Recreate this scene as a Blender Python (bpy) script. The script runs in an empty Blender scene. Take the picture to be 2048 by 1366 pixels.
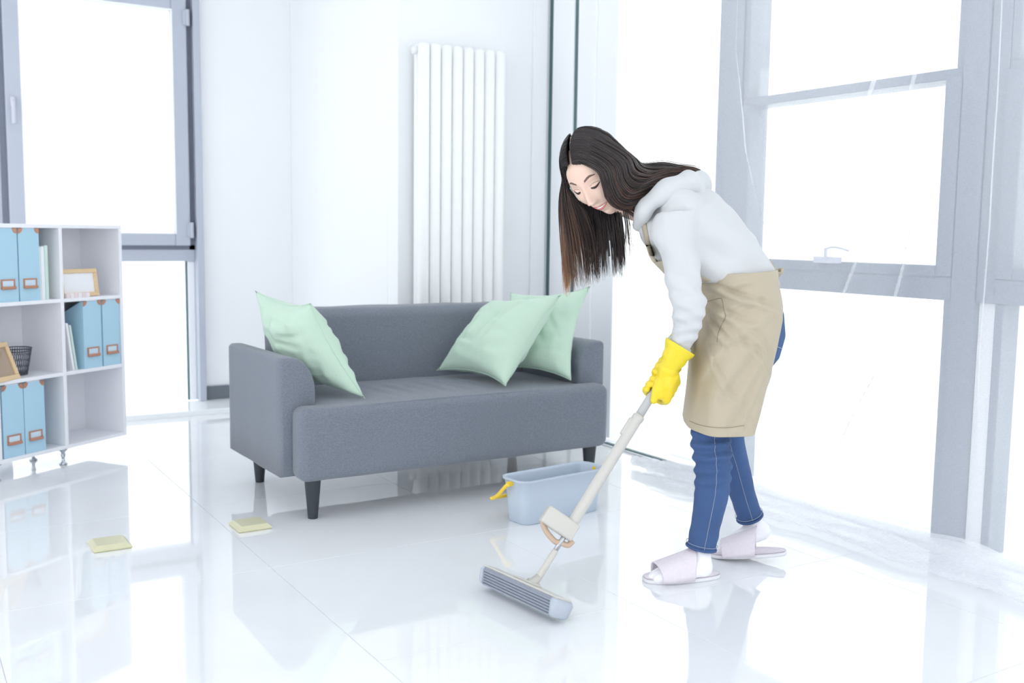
import bpy, bmesh, math, random
import numpy as np
from mathutils import Vector, Matrix, noise
from mathutils.bvhtree import BVHTree
random.seed(7); np.random.seed(7)
C = bpy.context.scene.collection
SC = bpy.context.scene
PI = math.pi
def V(*a): return Vector(a)

# ------------------------------------------------------------ camera
EYE = V(0, 0, 1.055)
FOC = 2035.16
yaw, pitch, roll = 0.555076, 0.1065367, 0.0128882
f0 = V(math.sin(yaw), math.cos(yaw), 0); r0 = V(math.cos(yaw), -math.sin(yaw), 0); u0 = V(0, 0, 1)
FW = f0*math.cos(pitch) - u0*math.sin(pitch); UP_ = u0*math.cos(pitch) + f0*math.sin(pitch)
RT = r0*math.cos(roll) + UP_*math.sin(roll); UPV = UP_*math.cos(roll) - r0*math.sin(roll)
cam = bpy.data.cameras.new('camera'); camo = bpy.data.objects.new('camera', cam); C.objects.link(camo)
camo.matrix_world = Matrix(((RT.x, UPV.x, -FW.x, EYE.x), (RT.y, UPV.y, -FW.y, EYE.y), (RT.z, UPV.z, -FW.z, EYE.z), (0, 0, 0, 1)))
cam.sensor_width = 36; cam.lens = FOC/2048*36; cam.clip_start = 0.05; cam.clip_end = 400
cam.dof.use_dof = True; cam.dof.focus_distance = 3.15; cam.dof.aperture_fstop = 2.8
SC.camera = camo

# ------------------------------------------------------------ world, light, exposure
w = bpy.data.worlds.new('World'); SC.world = w; w.use_nodes = True
bg = w.node_tree.nodes['Background']; bg.inputs[0].default_value = (0.98, 0.99, 1.0, 1); bg.inputs[1].default_value = 1.0
SKY = bg
SC.view_settings.view_transform = 'Standard'; SC.view_settings.look = 'None'
SC.view_settings.gamma = 1; SC.view_settings.use_curve_mapping = False
SC.view_settings.exposure = 1.24
try:
    SC.cycles.use_denoising = True
    SC.cycles.max_bounces = 14; SC.cycles.diffuse_bounces = 6; SC.cycles.glossy_bounces = 5
    SC.cycles.transparent_max_bounces = 32; SC.cycles.transmission_bounces = 8
    SC.cycles.sample_clamp_indirect = 8
    SC.cycles.caustics_reflective = False; SC.cycles.caustics_refractive = False
except Exception: pass

# ------------------------------------------------------------ geometry of the picture plane
RH = V(0.85, -0.527, 0).normalized(); DH = V(0.527, 0.85, 0).normalized()
def ray(px, py): return RT*(px-1024) - UPV*(py-683) + FW*FOC
def at(px, py, t):                        # a point at horizontal distance t from the camera
    d = ray(px, py); return EYE + d*(t/d.dot(DH))
def atz(px, py, z): d = ray(px, py); return EYE + d*((z-EYE.z)/d.z)
def aty(px, py, y): d = ray(px, py); return EYE + d*(y/d.y)

# ------------------------------------------------------------ materials
def srgb(r, g, b):
    f = lambda c: (c/255/12.92) if c/255 <= 0.04045 else ((c/255+0.055)/1.055)**2.4
    return (f(r), f(g), f(b), 1)
def mat(name, col, rough=0.5, metal=0.0, spec=0.5, bump=None, var=None, sheen=0, coat=0, ior=None, emis=None, sss=0):
    m = bpy.data.materials.new(name); m.use_nodes = True; nt = m.node_tree; p = nt.nodes['Principled BSDF']
    p.inputs['Base Color'].default_value = col; p.inputs['Roughness'].default_value = rough
    p.inputs['Metallic'].default_value = metal; p.inputs['Specular IOR Level'].default_value = spec
    if ior: p.inputs['IOR'].default_value = ior
    if sheen: p.inputs['Sheen Weight'].default_value = sheen
    if coat: p.inputs['Coat Weight'].default_value = coat; p.inputs['Coat Roughness'].default_value = 0.05
    if sss:
        p.inputs['Subsurface Weight'].default_value = sss; p.inputs['Subsurface Scale'].default_value = 0.02
        p.inputs['Subsurface Radius'].default_value = (1, 0.4, 0.25)
    tc = nt.nodes.new('ShaderNodeTexCoord')
    if var:                               # (scale, amount, stretch)
        n = nt.nodes.new('ShaderNodeTexNoise'); mp = nt.nodes.new('ShaderNodeMapping')
        mp.inputs['Scale'].default_value = var[2] if len(var) > 2 else (1, 1, 1)
        nt.links.new(tc.outputs['Object'], mp.inputs[0]); nt.links.new(mp.outputs[0], n.inputs['Vector'])
        n.inputs['Scale'].default_value = var[0]; n.inputs['Detail'].default_value = 3
        mx = nt.nodes.new('ShaderNodeMix'); mx.data_type = 'RGBA'
        a = var[1]
        mx.inputs[6].default_value = tuple(c*(1-a) for c in col[:3])+(1,)
        mx.inputs[7].default_value = tuple(min(1, c*(1+a)) for c in col[:3])+(1,)
        nt.links.new(n.outputs[0], mx.inputs[0]); nt.links.new(mx.outputs[2], p.inputs['Base Color'])
    if bump:                              # (scale, strength, stretch)
        n = nt.nodes.new('ShaderNodeTexNoise'); n.inputs['Scale'].default_value = bump[0]; n.inputs['Detail'].default_value = 4
        mp = nt.nodes.new('ShaderNodeMapping'); mp.inputs['Scale'].default_value = bump[2] if len(bump) > 2 else (1, 1, 1)
        nt.links.new(tc.outputs['Object'], mp.inputs[0]); nt.links.new(mp.outputs[0], n.inputs['Vector'])
        b = nt.nodes.new('ShaderNodeBump'); b.inputs['Strength'].default_value = bump[1]; b.inputs['Distance'].default_value = 0.01
        nt.links.new(n.outputs[0], b.inputs['Height']); nt.links.new(b.outputs[0], p.inputs['Normal'])
    return m
M = {}
M['wall'] = mat('wall_paint', srgb(243, 245, 247), 0.7, var=(1.5, 0.012), bump=(60, 0.03))
M['ceiling'] = mat('ceiling_paint', srgb(245, 246, 248), 0.8)
M['marble'] = mat('white_marble', srgb(243, 246, 247), 0.15, var=(3, 0.02))
M['grout'] = mat('grout', srgb(204, 208, 215), 0.6)
M['frame'] = mat('grey_window_frame', srgb(186, 192, 205), 0.4, var=(4, 0.03))
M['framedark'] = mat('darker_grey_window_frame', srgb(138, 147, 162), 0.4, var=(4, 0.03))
M['framelight'] = mat('pale_window_post', srgb(247, 249, 252), 0.4, var=(4, 0.02))  # on the first post, window flare is put into this pale colour
M['gasket'] = mat('dark_green_gasket', srgb(84, 112, 116), 0.5)
M['darkbase'] = mat('dark_grey_skirting', srgb(112, 119, 128), 0.5)
M['handle'] = mat('pale_handle', srgb(206, 208, 222), 0.35)
M['radiator'] = mat('radiator_enamel', srgb(246, 247, 247), 0.3)
M['sofa'] = mat('blue_grey_sofa_cloth', srgb(117, 124, 136), 0.9, var=(150, 0.42, (1, 1, 2.5)), bump=(420, 0.25), sheen=0.25)
M['sofaleg'] = mat('black_leg', srgb(48, 54, 62), 0.45)
M['pillow'] = mat('pale_green_linen', srgb(196, 221, 203), 0.9, var=(300, 0.05), bump=(300, 0.2), sheen=0.2)
M['shelf'] = mat('white_shelf_laminate', srgb(238, 239, 244), 0.4)
M['blue'] = mat('sky_blue_card', srgb(172, 209, 228), 0.6, var=(5, 0.03))
M['copper'] = mat('copper_fitting', srgb(190, 136, 112), 0.4, 0.3)
M['paper'] = mat('white_card', srgb(240, 242, 246), 0.6)
M['pages'] = mat('off_white_pages', srgb(226, 232, 228), 0.7, var=(80, 0.06, (6, 6, 0.2)))
M['pages2'] = mat('pale_mint_cover', srgb(208, 226, 220), 0.6)
M['wood'] = mat('light_wood', srgb(224, 196, 154), 0.5, var=(20, 0.08, (1, 1, 8)))
M['kraft'] = mat('tan_card', srgb(176, 156, 138), 0.7)
M['darkmesh'] = mat('dark_wire', srgb(84, 88, 98), 0.4, 0.6)
M['chrome'] = mat('chrome', srgb(190, 196, 202), 0.12, 1.0)
M['bucket'] = mat('pale_blue_grey_plastic', srgb(190, 202, 216), 0.35, var=(3, 0.02))
M['yellow'] = mat('yellow_plastic', srgb(244, 206, 62), 0.35)
M['glove'] = mat('yellow_rubber', srgb(238, 212, 44), 0.36, var=(25, 0.04), bump=(60, 0.12), sss=0.1)
M['gloveIn'] = mat('yellow_rubber_lining', srgb(232, 186, 96), 0.6)
M['mopbeige'] = mat('off_white_plastic', srgb(200, 198, 192), 0.4)
M['mopunder'] = mat('tan_plastic', srgb(196, 172, 150), 0.45)
M['mopmetal'] = mat('grey_metal_tube', srgb(180, 182, 186), 0.25, 0.85)
M['sponge'] = mat('grey_sponge', srgb(150, 157, 170), 0.85, bump=(300, 0.3))
M['spongeend'] = mat('pale_sponge_end', srgb(186, 194, 206), 0.85, bump=(300, 0.3))
M['soap'] = mat('pale_yellow_sponge', srgb(208, 206, 174), 0.35, var=(14, 0.05), sss=0.2)
M['skin'] = mat('skin', srgb(236, 204, 187), 0.5, var=(30, 0.02), sss=0.15)
M['lip'] = mat('lip', srgb(218, 128, 124), 0.4)
M['tooth'] = mat('tooth', srgb(248, 246, 242), 0.25)
M['lash'] = mat('lash', srgb(58, 44, 42), 0.6)
M['brow'] = mat('brow', srgb(120, 98, 88), 0.8)
M['hoodie'] = mat('white_hoodie_fleece', srgb(206, 208, 210), 0.9, bump=(9, 0.3, (1, 1, 1)), sheen=0.1)
M['apron'] = mat('beige_apron_cotton', srgb(186, 175, 154), 0.85, var=(300, 0.04), bump=(350, 0.12), sheen=0.1)
M['stitch'] = mat('apron_seam', srgb(150, 138, 118), 0.9)
M['jeans'] = mat('blue_denim', srgb(64, 92, 138), 0.85, var=(7, 0.25), bump=(380, 0.3))
M['thread'] = mat('denim_thread', srgb(150, 160, 176), 0.8)
M['sock'] = mat('white_sock', srgb(246, 246, 250), 0.9, bump=(250, 0.25))
M['slipper'] = mat('pale_pink_slipper', srgb(230, 222, 230), 0.9, var=(90, 0.05), bump=(200, 0.3))
M['sole'] = mat('slipper_sole', srgb(226, 226, 230), 0.6)
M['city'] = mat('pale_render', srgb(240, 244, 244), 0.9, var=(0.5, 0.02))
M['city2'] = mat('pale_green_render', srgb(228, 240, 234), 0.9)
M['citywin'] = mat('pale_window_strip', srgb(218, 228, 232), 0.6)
M['terrace'] = mat('pale_terrace', srgb(232, 236, 236), 0.8)

def floor_mat():
    m = bpy.data.materials.new('polished_white_tile'); m.use_nodes = True; nt = m.node_tree; p = nt.nodes['Principled BSDF']
    tc = nt.nodes.new('ShaderNodeTexCoord'); g = nt.nodes.new('ShaderNodeNewGeometry')
    n = nt.nodes.new('ShaderNodeTexNoise'); n.inputs['Scale'].default_value = 1.6; n.inputs['Detail'].default_value = 6; n.inputs['Distortion'].default_value = 1.4
    nt.links.new(g.outputs['Position'], n.inputs['Vector'])
    r = nt.nodes.new('ShaderNodeValToRGB')
    r.color_ramp.elements[0].position = 0.35; r.color_ramp.elements[0].color = srgb(234, 236, 239)
    r.color_ramp.elements[1].position = 0.7; r.color_ramp.elements[1].color = srgb(239, 241, 244)
    nt.links.new(n.outputs[0], r.inputs[0]); nt.links.new(r.outputs[0], p.inputs['Base Color'])
    p.inputs['Roughness'].default_value = 0.035; p.inputs['IOR'].default_value = 1.75
    return m
M['tile'] = floor_mat()
def glass_mat():
    m = bpy.data.materials.new('window_glass'); m.use_nodes = True; nt = m.node_tree
    nt.nodes.remove(nt.nodes['Principled BSDF']); out = nt.nodes['Material Output']
    t = nt.nodes.new('ShaderNodeBsdfTransparent'); t.inputs[0].default_value = (0.97, 0.985, 0.98, 1)
    g = nt.nodes.new('ShaderNodeBsdfGlossy'); g.inputs['Roughness'].default_value = 0.02
    mx = nt.nodes.new('ShaderNodeMixShader'); mx.inputs[0].default_value = 0.06
    nt.links.new(t.outputs[0], mx.inputs[1]); nt.links.new(g.outputs[0], mx.inputs[2]); nt.links.new(mx.outputs[0], out.inputs[0])
    return m
M['glass'] = glass_mat()
def sheer_mat():
    m = bpy.data.materials.new('sheer_white_voile'); m.use_nodes = True; nt = m.node_tree
    nt.nodes.remove(nt.nodes['Principled BSDF']); out = nt.nodes['Material Output']
    t = nt.nodes.new('ShaderNodeBsdfTransparent')
    d = nt.nodes.new('ShaderNodeBsdfDiffuse'); d.inputs[0].default_value = srgb(246, 247, 250)
    l = nt.nodes.new('ShaderNodeBsdfTranslucent'); l.inputs[0].default_value = srgb(246, 247, 250)
    a = nt.nodes.new('ShaderNodeMixShader'); a.inputs[0].default_value = 0.5
    nt.links.new(d.outputs[0], a.inputs[1]); nt.links.new(l.outputs[0], a.inputs[2])
    tc = nt.nodes.new('ShaderNodeTexCoord'); mp = nt.nodes.new('ShaderNodeMapping'); mp.inputs['Scale'].default_value = (1, 900, 60)
    mp2 = nt.nodes.new('ShaderNodeMapping'); mp2.inputs['Scale'].default_value = (1, 60, 900)
    n = nt.nodes.new('ShaderNodeTexNoise'); n2 = nt.nodes.new('ShaderNodeTexNoise')
    for q, nn in ((mp, n), (mp2, n2)):
        nt.links.new(tc.outputs['Object'], q.inputs[0]); nt.links.new(q.outputs[0], nn.inputs['Vector']); nn.inputs['Scale'].default_value = 1
    ad = nt.nodes.new('ShaderNodeMath'); ad.operation = 'ADD'; nt.links.new(n.outputs[0], ad.inputs[0]); nt.links.new(n2.outputs[0], ad.inputs[1])
    mr = nt.nodes.new('ShaderNodeMapRange'); mr.inputs[1].default_value = 0.7; mr.inputs[2].default_value = 1.3
    mr.inputs[3].default_value = 0.30; mr.inputs[4].default_value = 0.355
    nt.links.new(ad.outputs[0], mr.inputs[0])
    mx = nt.nodes.new('ShaderNodeMixShader'); nt.links.new(mr.outputs[0], mx.inputs[0])
    nt.links.new(t.outputs[0], mx.inputs[1]); nt.links.new(a.outputs[0], mx.inputs[2]); nt.links.new(mx.outputs[0], out.inputs[0])
    return m
M['sheer'] = sheer_mat()
def hair_mat():
    m = bpy.data.materials.new('dark_brown_hair'); m.use_nodes = True; nt = m.node_tree; p = nt.nodes['Principled BSDF']
    a = nt.nodes.new('ShaderNodeVertexColor'); a.layer_name = 'dye'
    nt.links.new(a.outputs[0], p.inputs['Base Color']); p.inputs['Roughness'].default_value = 0.38; p.inputs['Specular IOR Level'].default_value = 0.6
    return m
M['hair'] = hair_mat()

# ------------------------------------------------------------ mesh helpers
def link(name, me, m, parent=None, smooth=False, mats=None):
    o = bpy.data.objects.new(name, me); C.objects.link(o)
    for q in (mats or [m]): me.materials.append(q)
    if smooth: me.shade_smooth() if hasattr(me, 'shade_smooth') else [setattr(p, 'use_smooth', True) for p in me.polygons]
    if parent: o.parent = parent
    return o
def obj(name, bm, m, parent=None, smooth=False, mats=None):
    me = bpy.data.meshes.new(name); bmesh.ops.recalc_face_normals(bm, faces=bm.faces[:]); bm.to_mesh(me); bm.free()
    return link(name, me, m, parent, smooth, mats)
def pyobj(name, vs, fs, m, parent=None, smooth=True):
    me = bpy.data.meshes.new(name); me.from_pydata([tuple(v) for v in vs], [], fs); me.update()
    return link(name, me, m, parent, smooth)
def tag(o, label=None, cat=None, group=None, kind=None):
    if label: o['label'] = label
    if cat: o['category'] = cat
    if group: o['group'] = group
    if kind: o['kind'] = kind
    return o
def thing(name, label, cat, loc=(0, 0, 0), rz=0, group=None):
    o = bpy.data.objects.new(name, None); C.objects.link(o); o.location = loc; o.rotation_euler = (0, 0, rz); o.empty_display_size = 0.05
    return tag(o, label, cat, group)
def bx(bm, lo, hi, bev=0.0, seg=2, mtx=None, mi=0):
    lo = Vector(lo); hi = Vector(hi)
    r = bmesh.ops.create_cube(bm, size=1.0); vs = r['verts']; s = hi-lo; c = (hi+lo)/2
    for v in vs: v.co = V(v.co.x*s.x, v.co.y*s.y, v.co.z*s.z)+c
    fs = list({f for v in vs for f in v.link_faces})
    if bev > 0:
        es = list({e for v in vs for e in v.link_edges})
        rr = bmesh.ops.bevel(bm, geom=es, offset=min(bev, 0.49*min(s)), segments=seg, affect='EDGES', profile=0.5)
        vs = list({v for f in rr['faces'] for v in f.verts} | {v for v in vs if v.is_valid})
        fs = list({f for v in vs for f in v.link_faces})
    if mtx is not None:
        for v in vs: v.co = mtx @ v.co
    for f in fs: f.material_index = mi
    return vs
def box(name, lo, hi, m, parent=None, bev=0.0, seg=2, smooth=False, mtx=None):
    bm = bmesh.new(); bx(bm, lo, hi, bev, seg, mtx); return obj(name, bm, m, parent, smooth)
def frames(pts):
    n = len(pts); T = []
    for i in range(n):
        t = pts[min(i+1, n-1)]-pts[max(i-1, 0)]; T.append(t.normalized() if t.length > 1e-9 else V(0, 0, 1))
    up = V(0, 0, 1) if abs(T[0].z) < 0.9 else V(1, 0, 0)
    N = [(up-T[0]*up.dot(T[0])).normalized()]
    for i in range(1, n):
        q = N[-1]-T[i]*N[-1].dot(T[i]); N.append(q.normalized())
    return T, N
def tube(bm, pts, r, k=12, cap=True, flat=1.0, mi=0):
    pts = [Vector(p) for p in pts]; T, N = frames(pts); rr = r if hasattr(r, '__len__') else [r]*len(pts); rings = []
    for p, t, nn, q in zip(pts, T, N, rr):
        b = t.cross(nn); rings.append([bm.verts.new(p+nn*(q*flat*math.cos(2*PI*j/k))+b*(q*math.sin(2*PI*j/k))) for j in range(k)])
    for a, b in zip(rings, rings[1:]):
        for j in range(k): bm.faces.new((a[j], a[(j+1) % k], b[(j+1) % k], b[j])).material_index = mi
    if cap: bm.faces.new(rings[0][::-1]).material_index = mi; bm.faces.new(rings[-1]).material_index = mi
def capsule(bm, pts, r, k=14):            # closed tube with domed ends
    pts = [Vector(p) for p in pts]; rr = list(r) if hasattr(r, '__len__') else [r]*len(pts)
    a = (pts[0]-pts[1]).normalized(); b = (pts[-1]-pts[-2]).normalized()
    P = [pts[0]+a*rr[0]*c for c in (0.95, 0.75, 0.4)]+pts+[pts[-1]+b*rr[-1]*c for c in (0.4, 0.75, 0.95)]
    R = [rr[0]*s for s in (0.31, 0.66, 0.92)]+rr+[rr[-1]*s for s in (0.92, 0.66, 0.31)]
    tube(bm, P, R, k)
def spline(pts, n):
    pts = [Vector(p) for p in pts]; out = []; m = len(pts)-1
    for i in range(n):
        u = i/(n-1)*m; k = min(int(u), m-1); f = u-k
        p0 = pts[max(k-1, 0)]; p1 = pts[k]; p2 = pts[k+1]; p3 = pts[min(k+2, m)]
        out.append(0.5*((2*p1)+(p2-p0)*f+(2*p0-5*p1+4*p2-p3)*f*f+(3*p1-p0-3*p2+p3)*f**3))
    return out
def lerps(vals, n):
    return list(np.interp(np.linspace(0, len(vals)-1, n), range(len(vals)), vals))
def lathe(bm, prof, c, k=20, mi=0, axis=V(0, 0, 1)):
    tube(bm, [Vector(c)+axis*z for _, z in prof], [max(r, 1e-4) for r, _ in prof], k, mi=mi)
def evalmesh(bm, mods, name='m'):
    me = bpy.data.meshes.new(name+'_src'); bm.to_mesh(me); bm.free()
    o = bpy.data.objects.new(name+'_src', me); C.objects.link(o)
    for ty, kw in mods:
        md = o.modifiers.new(ty, ty)
        for k, v in kw.items(): setattr(md, k, v)
    dg = bpy.context.evaluated_depsgraph_get(); dg.update()
    out = bpy.data.meshes.new_from_object(o.evaluated_get(dg)); out.name = name
    bpy.data.objects.remove(o); bpy.data.meshes.remove(me); out.materials.clear()
    return out
def fused(name, bm, m, parent, vox, smooth=6, disp=None):
    me = evalmesh(bm, [('REMESH', dict(mode='VOXEL', voxel_size=vox, use_smooth_shade=True)), ('SMOOTH', dict(factor=0.5, iterations=smooth))], name)
    if disp:
        nr = [v.normal.copy() for v in me.vertices]
        for v, n in zip(me.vertices, nr): v.co = v.co+n*disp(v.co)
    return link(name, me, m, parent, True)
def ringloft(rings, k=40, expo=2.3, closed=True, a0=0, a1=2*PI):
    """rings: (back point, front point, half width); the ring runs back (0) > near side > front (pi) > far side"""
    vs = []
    for (b, f, hw) in rings:
        c = (b+f)/2; A = (b-f)/2
        for j in range(k if closed else k+1):
            al = a0+(a1-a0)*j/k; ca, sa = math.cos(al), math.sin(al)
            vs.append(c+A*(math.copysign(abs(ca)**(2/expo), ca))-DH*hw*(math.copysign(abs(sa)**(2/expo), sa)))
    n = k if closed else k+1; fs = []
    for i in range(len(rings)-1):
        for j in range(k):
            j2 = (j+1) % n; fs.append((i*n+j, i*n+j2, (i+1)*n+j2, (i+1)*n+j))
    if closed: fs.append(tuple(range(n))[::-1]); fs.append(tuple(range((len(rings)-1)*n, len(rings)*n)))
    return vs, fs
def addpy(bm, vs, fs):
    b = [bm.verts.new(v) for v in vs]
    for f in fs:
        try: bm.faces.new([b[i] for i in f])
        except ValueError: pass
def dup(root, loc=None, rz=None, label=None, group=None):
    r = root.copy(); C.objects.link(r)
    if loc is not None: r.location = loc
    if rz is not None: r.rotation_euler = (0, 0, rz)
    if label: r['label'] = label
    if group: r['group'] = group
    for ch in list(root.children):
        c = ch.copy(); C.objects.link(c); c.parent = r
        for g in list(ch.children):
            d = g.copy(); C.objects.link(d); d.parent = c
    return r

# ------------------------------------------------------------ room
XG, YA, YR, XC, ZC = 3.07, 6.127, 4.60, 2.18, 2.78      # glass wall, alcove wall, radiator wall, corner, ceiling
fl = tag(box('floor', (-3.2, -2.2, -0.06), (XG+0.12, YA+0.1, -0.0035), M['grout']), kind='structure')
xs = [0.205+0.794*k for k in range(-4, 5)]; ys = [1.403+0.812*k for k in range(-4, 7)]
tmesh = {}
for i in range(len(xs)-1):
    for j in range(len(ys)-1):
        x0, x1, y0, y1 = xs[i], xs[i+1], ys[j], ys[j+1]
        x1 = min(x1, XG-0.03)
        if y0 > YR-0.1 and x0 < XC < x1: x1 = XC-0.002
        if y0 > YR-0.1 and x0 >= XC: continue
        if y0 > YR-0.9 and x0 >= XC: y1 = min(y1, YR)
        y1 = min(y1, 5.78)
        if y1-y0 < 0.05 or x1-x0 < 0.05: continue
        key = (round(x1-x0, 3), round(y1-y0, 3))
        if key not in tmesh:
            bm = bmesh.new(); bx(bm, (0.0006, 0.0006, -0.012), (x1-x0-0.0006, y1-y0-0.0006, 0), 0.0006, 1)
            me = bpy.data.meshes.new('tile'); bm.to_mesh(me); bm.free(); me.materials.append(M['tile']); tmesh[key] = me
        o = bpy.data.objects.new('tile', tmesh[key]); C.objects.link(o); o.location = (x0, y0, 0); o.parent = fl
tag(box('ceiling', (-3.2, -2.2, ZC), (XG+0.2, YA+0.2, ZC+0.1), M['ceiling']), kind='structure')
# alcove wall left of the corner, with the window opening X 0.45..1.60
bm = bmesh.new()
bx(bm, (1.625, YA, 0), (XC+0.15, YA+0.25, ZC)); bx(bm, (-3.2, YA, 0), (-0.55, YA+0.25, ZC)); bx(bm, (-0.55, YA, 2.62), (1.625, YA+0.25, ZC))
tag(obj('wall_back', bm, M['wall']), kind='structure')
tag(box('wall_return', (XC, YR+0.12, 0), (XC+0.12, YA, ZC), M['wall'], bev=0.004), kind='structure')
tag(box('wall_radiator', (XC+0.0, YR, 0), (XG+0.25, YR+0.12, ZC), M['wall'], bev=0.004), kind='structure')
bm = bmesh.new(); bx(bm, (-3.35, -2.35, 0), (-3.2, YA+0.2, 0.1)); bx(bm, (-3.35, -2.35, 2.5), (-3.2, YA+0.2, ZC)); bx(bm, (-3.35, -2.35, 0.1), (-3.2, -1.6, 2.5)); bx(bm, (-3.35, 5.3, 0.1), (-3.2, YA+0.2, 2.5)); bx(bm, (-3.35, 1.8, 0.1), (-3.2, 2.1, 2.5))  # unseen wall, added; its wide openings are shaped to light the room
tag(obj('wall_left_unseen', bm, M['wall']), kind='structure')
bm = bmesh.new(); bx(bm, (-3.2, -2.35, 0), (-1.6, -2.2, ZC)); bx(bm, (1.9, -2.35, 0), (XG+0.2, -2.2, ZC)); bx(bm, (-1.6, -2.35, 2.45), (1.9, -2.2, ZC)); bx(bm, (-1.6, -2.35, 0), (1.9, -2.2, 0.1))  # unseen wall behind the camera, added with one opening to balance the light
tag(obj('wall_front_unseen', bm, M['wall']), kind='structure')
tag(box('trim_1', (2.955, YR-0.012, 0), (3.045, YR, ZC), M['wall'], bev=0.003), kind='structure')
tag(box('baseboard_back', (1.636, YA-0.014, 0.03), (XC, YA, 0.112), M['darkbase'], bev=0.002), kind='structure')
tag(box('trim_2', (-3.2, 5.78, -0.004), (XC, YA, 0.03), M['marble'], bev=0.004), kind='structure')

# window in the alcove wall
def rectframe(bm, x0, x1, z0, z1, wd, y0, y1, bev=0.004):
    wl, wr, wb, wt = wd
    bx(bm, (x0, y0, z0), (x0+wl, y1, z1), bev); bx(bm, (x1-wr, y0, z0), (x1, y1, z1), bev)
    bx(bm, (x0+wl, y0, z0), (x1-wr, y1, z0+wb), bev); bx(bm, (x0+wl, y0, z1-wt), (x1-wr, y1, z1), bev)
def window_alcove():
    t = bpy.data.objects.new('window_1', None); C.objects.link(t); tag(t, kind='structure')
    bm = bmesh.new()
    bx(bm, (1.585, YA-0.05, 0.03), (1.625, YA+0.12, 2.62), 0.004); bx(bm, (0.50, YA-0.0, 0.03), (0.57, YA+0.10, 2.62), 0.004)
    bx(bm, (-0.55, YA-0.0, 0.03), (-0.49, YA+0.10, 2.62), 0.004)
    bx(bm, (0.57, YA, 0.862), (1.585, YA+0.10, 0.935), 0.004); bx(bm, (0.57, YA, 2.42), (1.585, YA+0.10, 2.62), 0.004)
    bx(bm, (-0.49, YA, 0.862), (0.50, YA+0.10, 0.935), 0.004); bx(bm, (-0.49, YA, 2.42), (0.50, YA+0.10, 2.62), 0.004)
    obj('window_frame', bm, M['frame'], t)
    bm = bmesh.new(); rectframe(bm, 0.60, 1.552, 0.955, 2.375, (0.082, 0.085, 0.075, 0.085), YA-0.035, YA+0.03, 0.006)
    obj('sash', bm, M['frame'], t)
    bm = bmesh.new(); bx(bm, (1.552, YA+0.0, 0.93), (1.587, YA+0.03, 2.42)); bx(bm, (0.57, YA+0.0, 0.93), (1.587, YA+0.03, 0.958)); bx(bm, (0.57, YA, 2.37), (1.587, YA+0.03, 2.42)); bx(bm, (0.57, YA, 0.93), (0.60, YA+0.03, 2.42))
    obj('frame_rebate', bm, mat('grey_rebate', srgb(120, 126, 142), 0.5), t)
    bm = bmesh.new(); rectframe(bm, 0.676, 1.473, 1.022, 2.296, (0.008,)*4, YA-0.038, YA-0.03, 0.002)
    obj('glazing_bead', bm, M['framelight'], t)
    for z in (1.04, 2.25):
        bm = bmesh.new(); tube(bm, [(1.557, YA-0.045, z-0.04), (1.557, YA-0.045, z+0.05)], 0.011, 12); bx(bm, (1.53, YA-0.045, z-0.035), (1.56, YA-0.03, z+0.045), 0.002)
        obj('hinge', bm, M['frame'], t)
    bm = bmesh.new(); bx(bm, (0.622, YA-0.052, 1.69), (0.646, YA-0.034, 1.74), 0.004); bx(bm, (0.624, YA-0.075, 1.595), (0.643, YA-0.058, 1.72), 0.006); bx(bm, (0.627, YA-0.07, 1.70), (0.64, YA-0.04, 1.72), 0.003)
    obj('handle', bm, M['handle'], t)
    for lo, hi in (((0.68, YA, 1.02), (1.47, YA+0.006, 2.30)), ((0.57, YA+0.05, 0.035), (1.585, YA+0.056, 0.865)), ((-0.49, YA+0.05, 0.935), (0.50, YA+0.056, 2.42)), ((-0.49, YA+0.05, 0.035), (0.50, YA+0.056, 0.865))):
        box('pane', lo, hi, M['glass'], t)
    bm = bmesh.new(); bx(bm, (1.535, YA+0.03, 0.03), (1.545, YA+0.05, 0.862)); obj('gasket', bm, M['gasket'], t)
    box('sill_upstand', (1.545, YA+0.02, 0.03), (1.585, YA+0.09, 0.862), M['framelight'], t, 0.003)
window_alcove()

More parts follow.
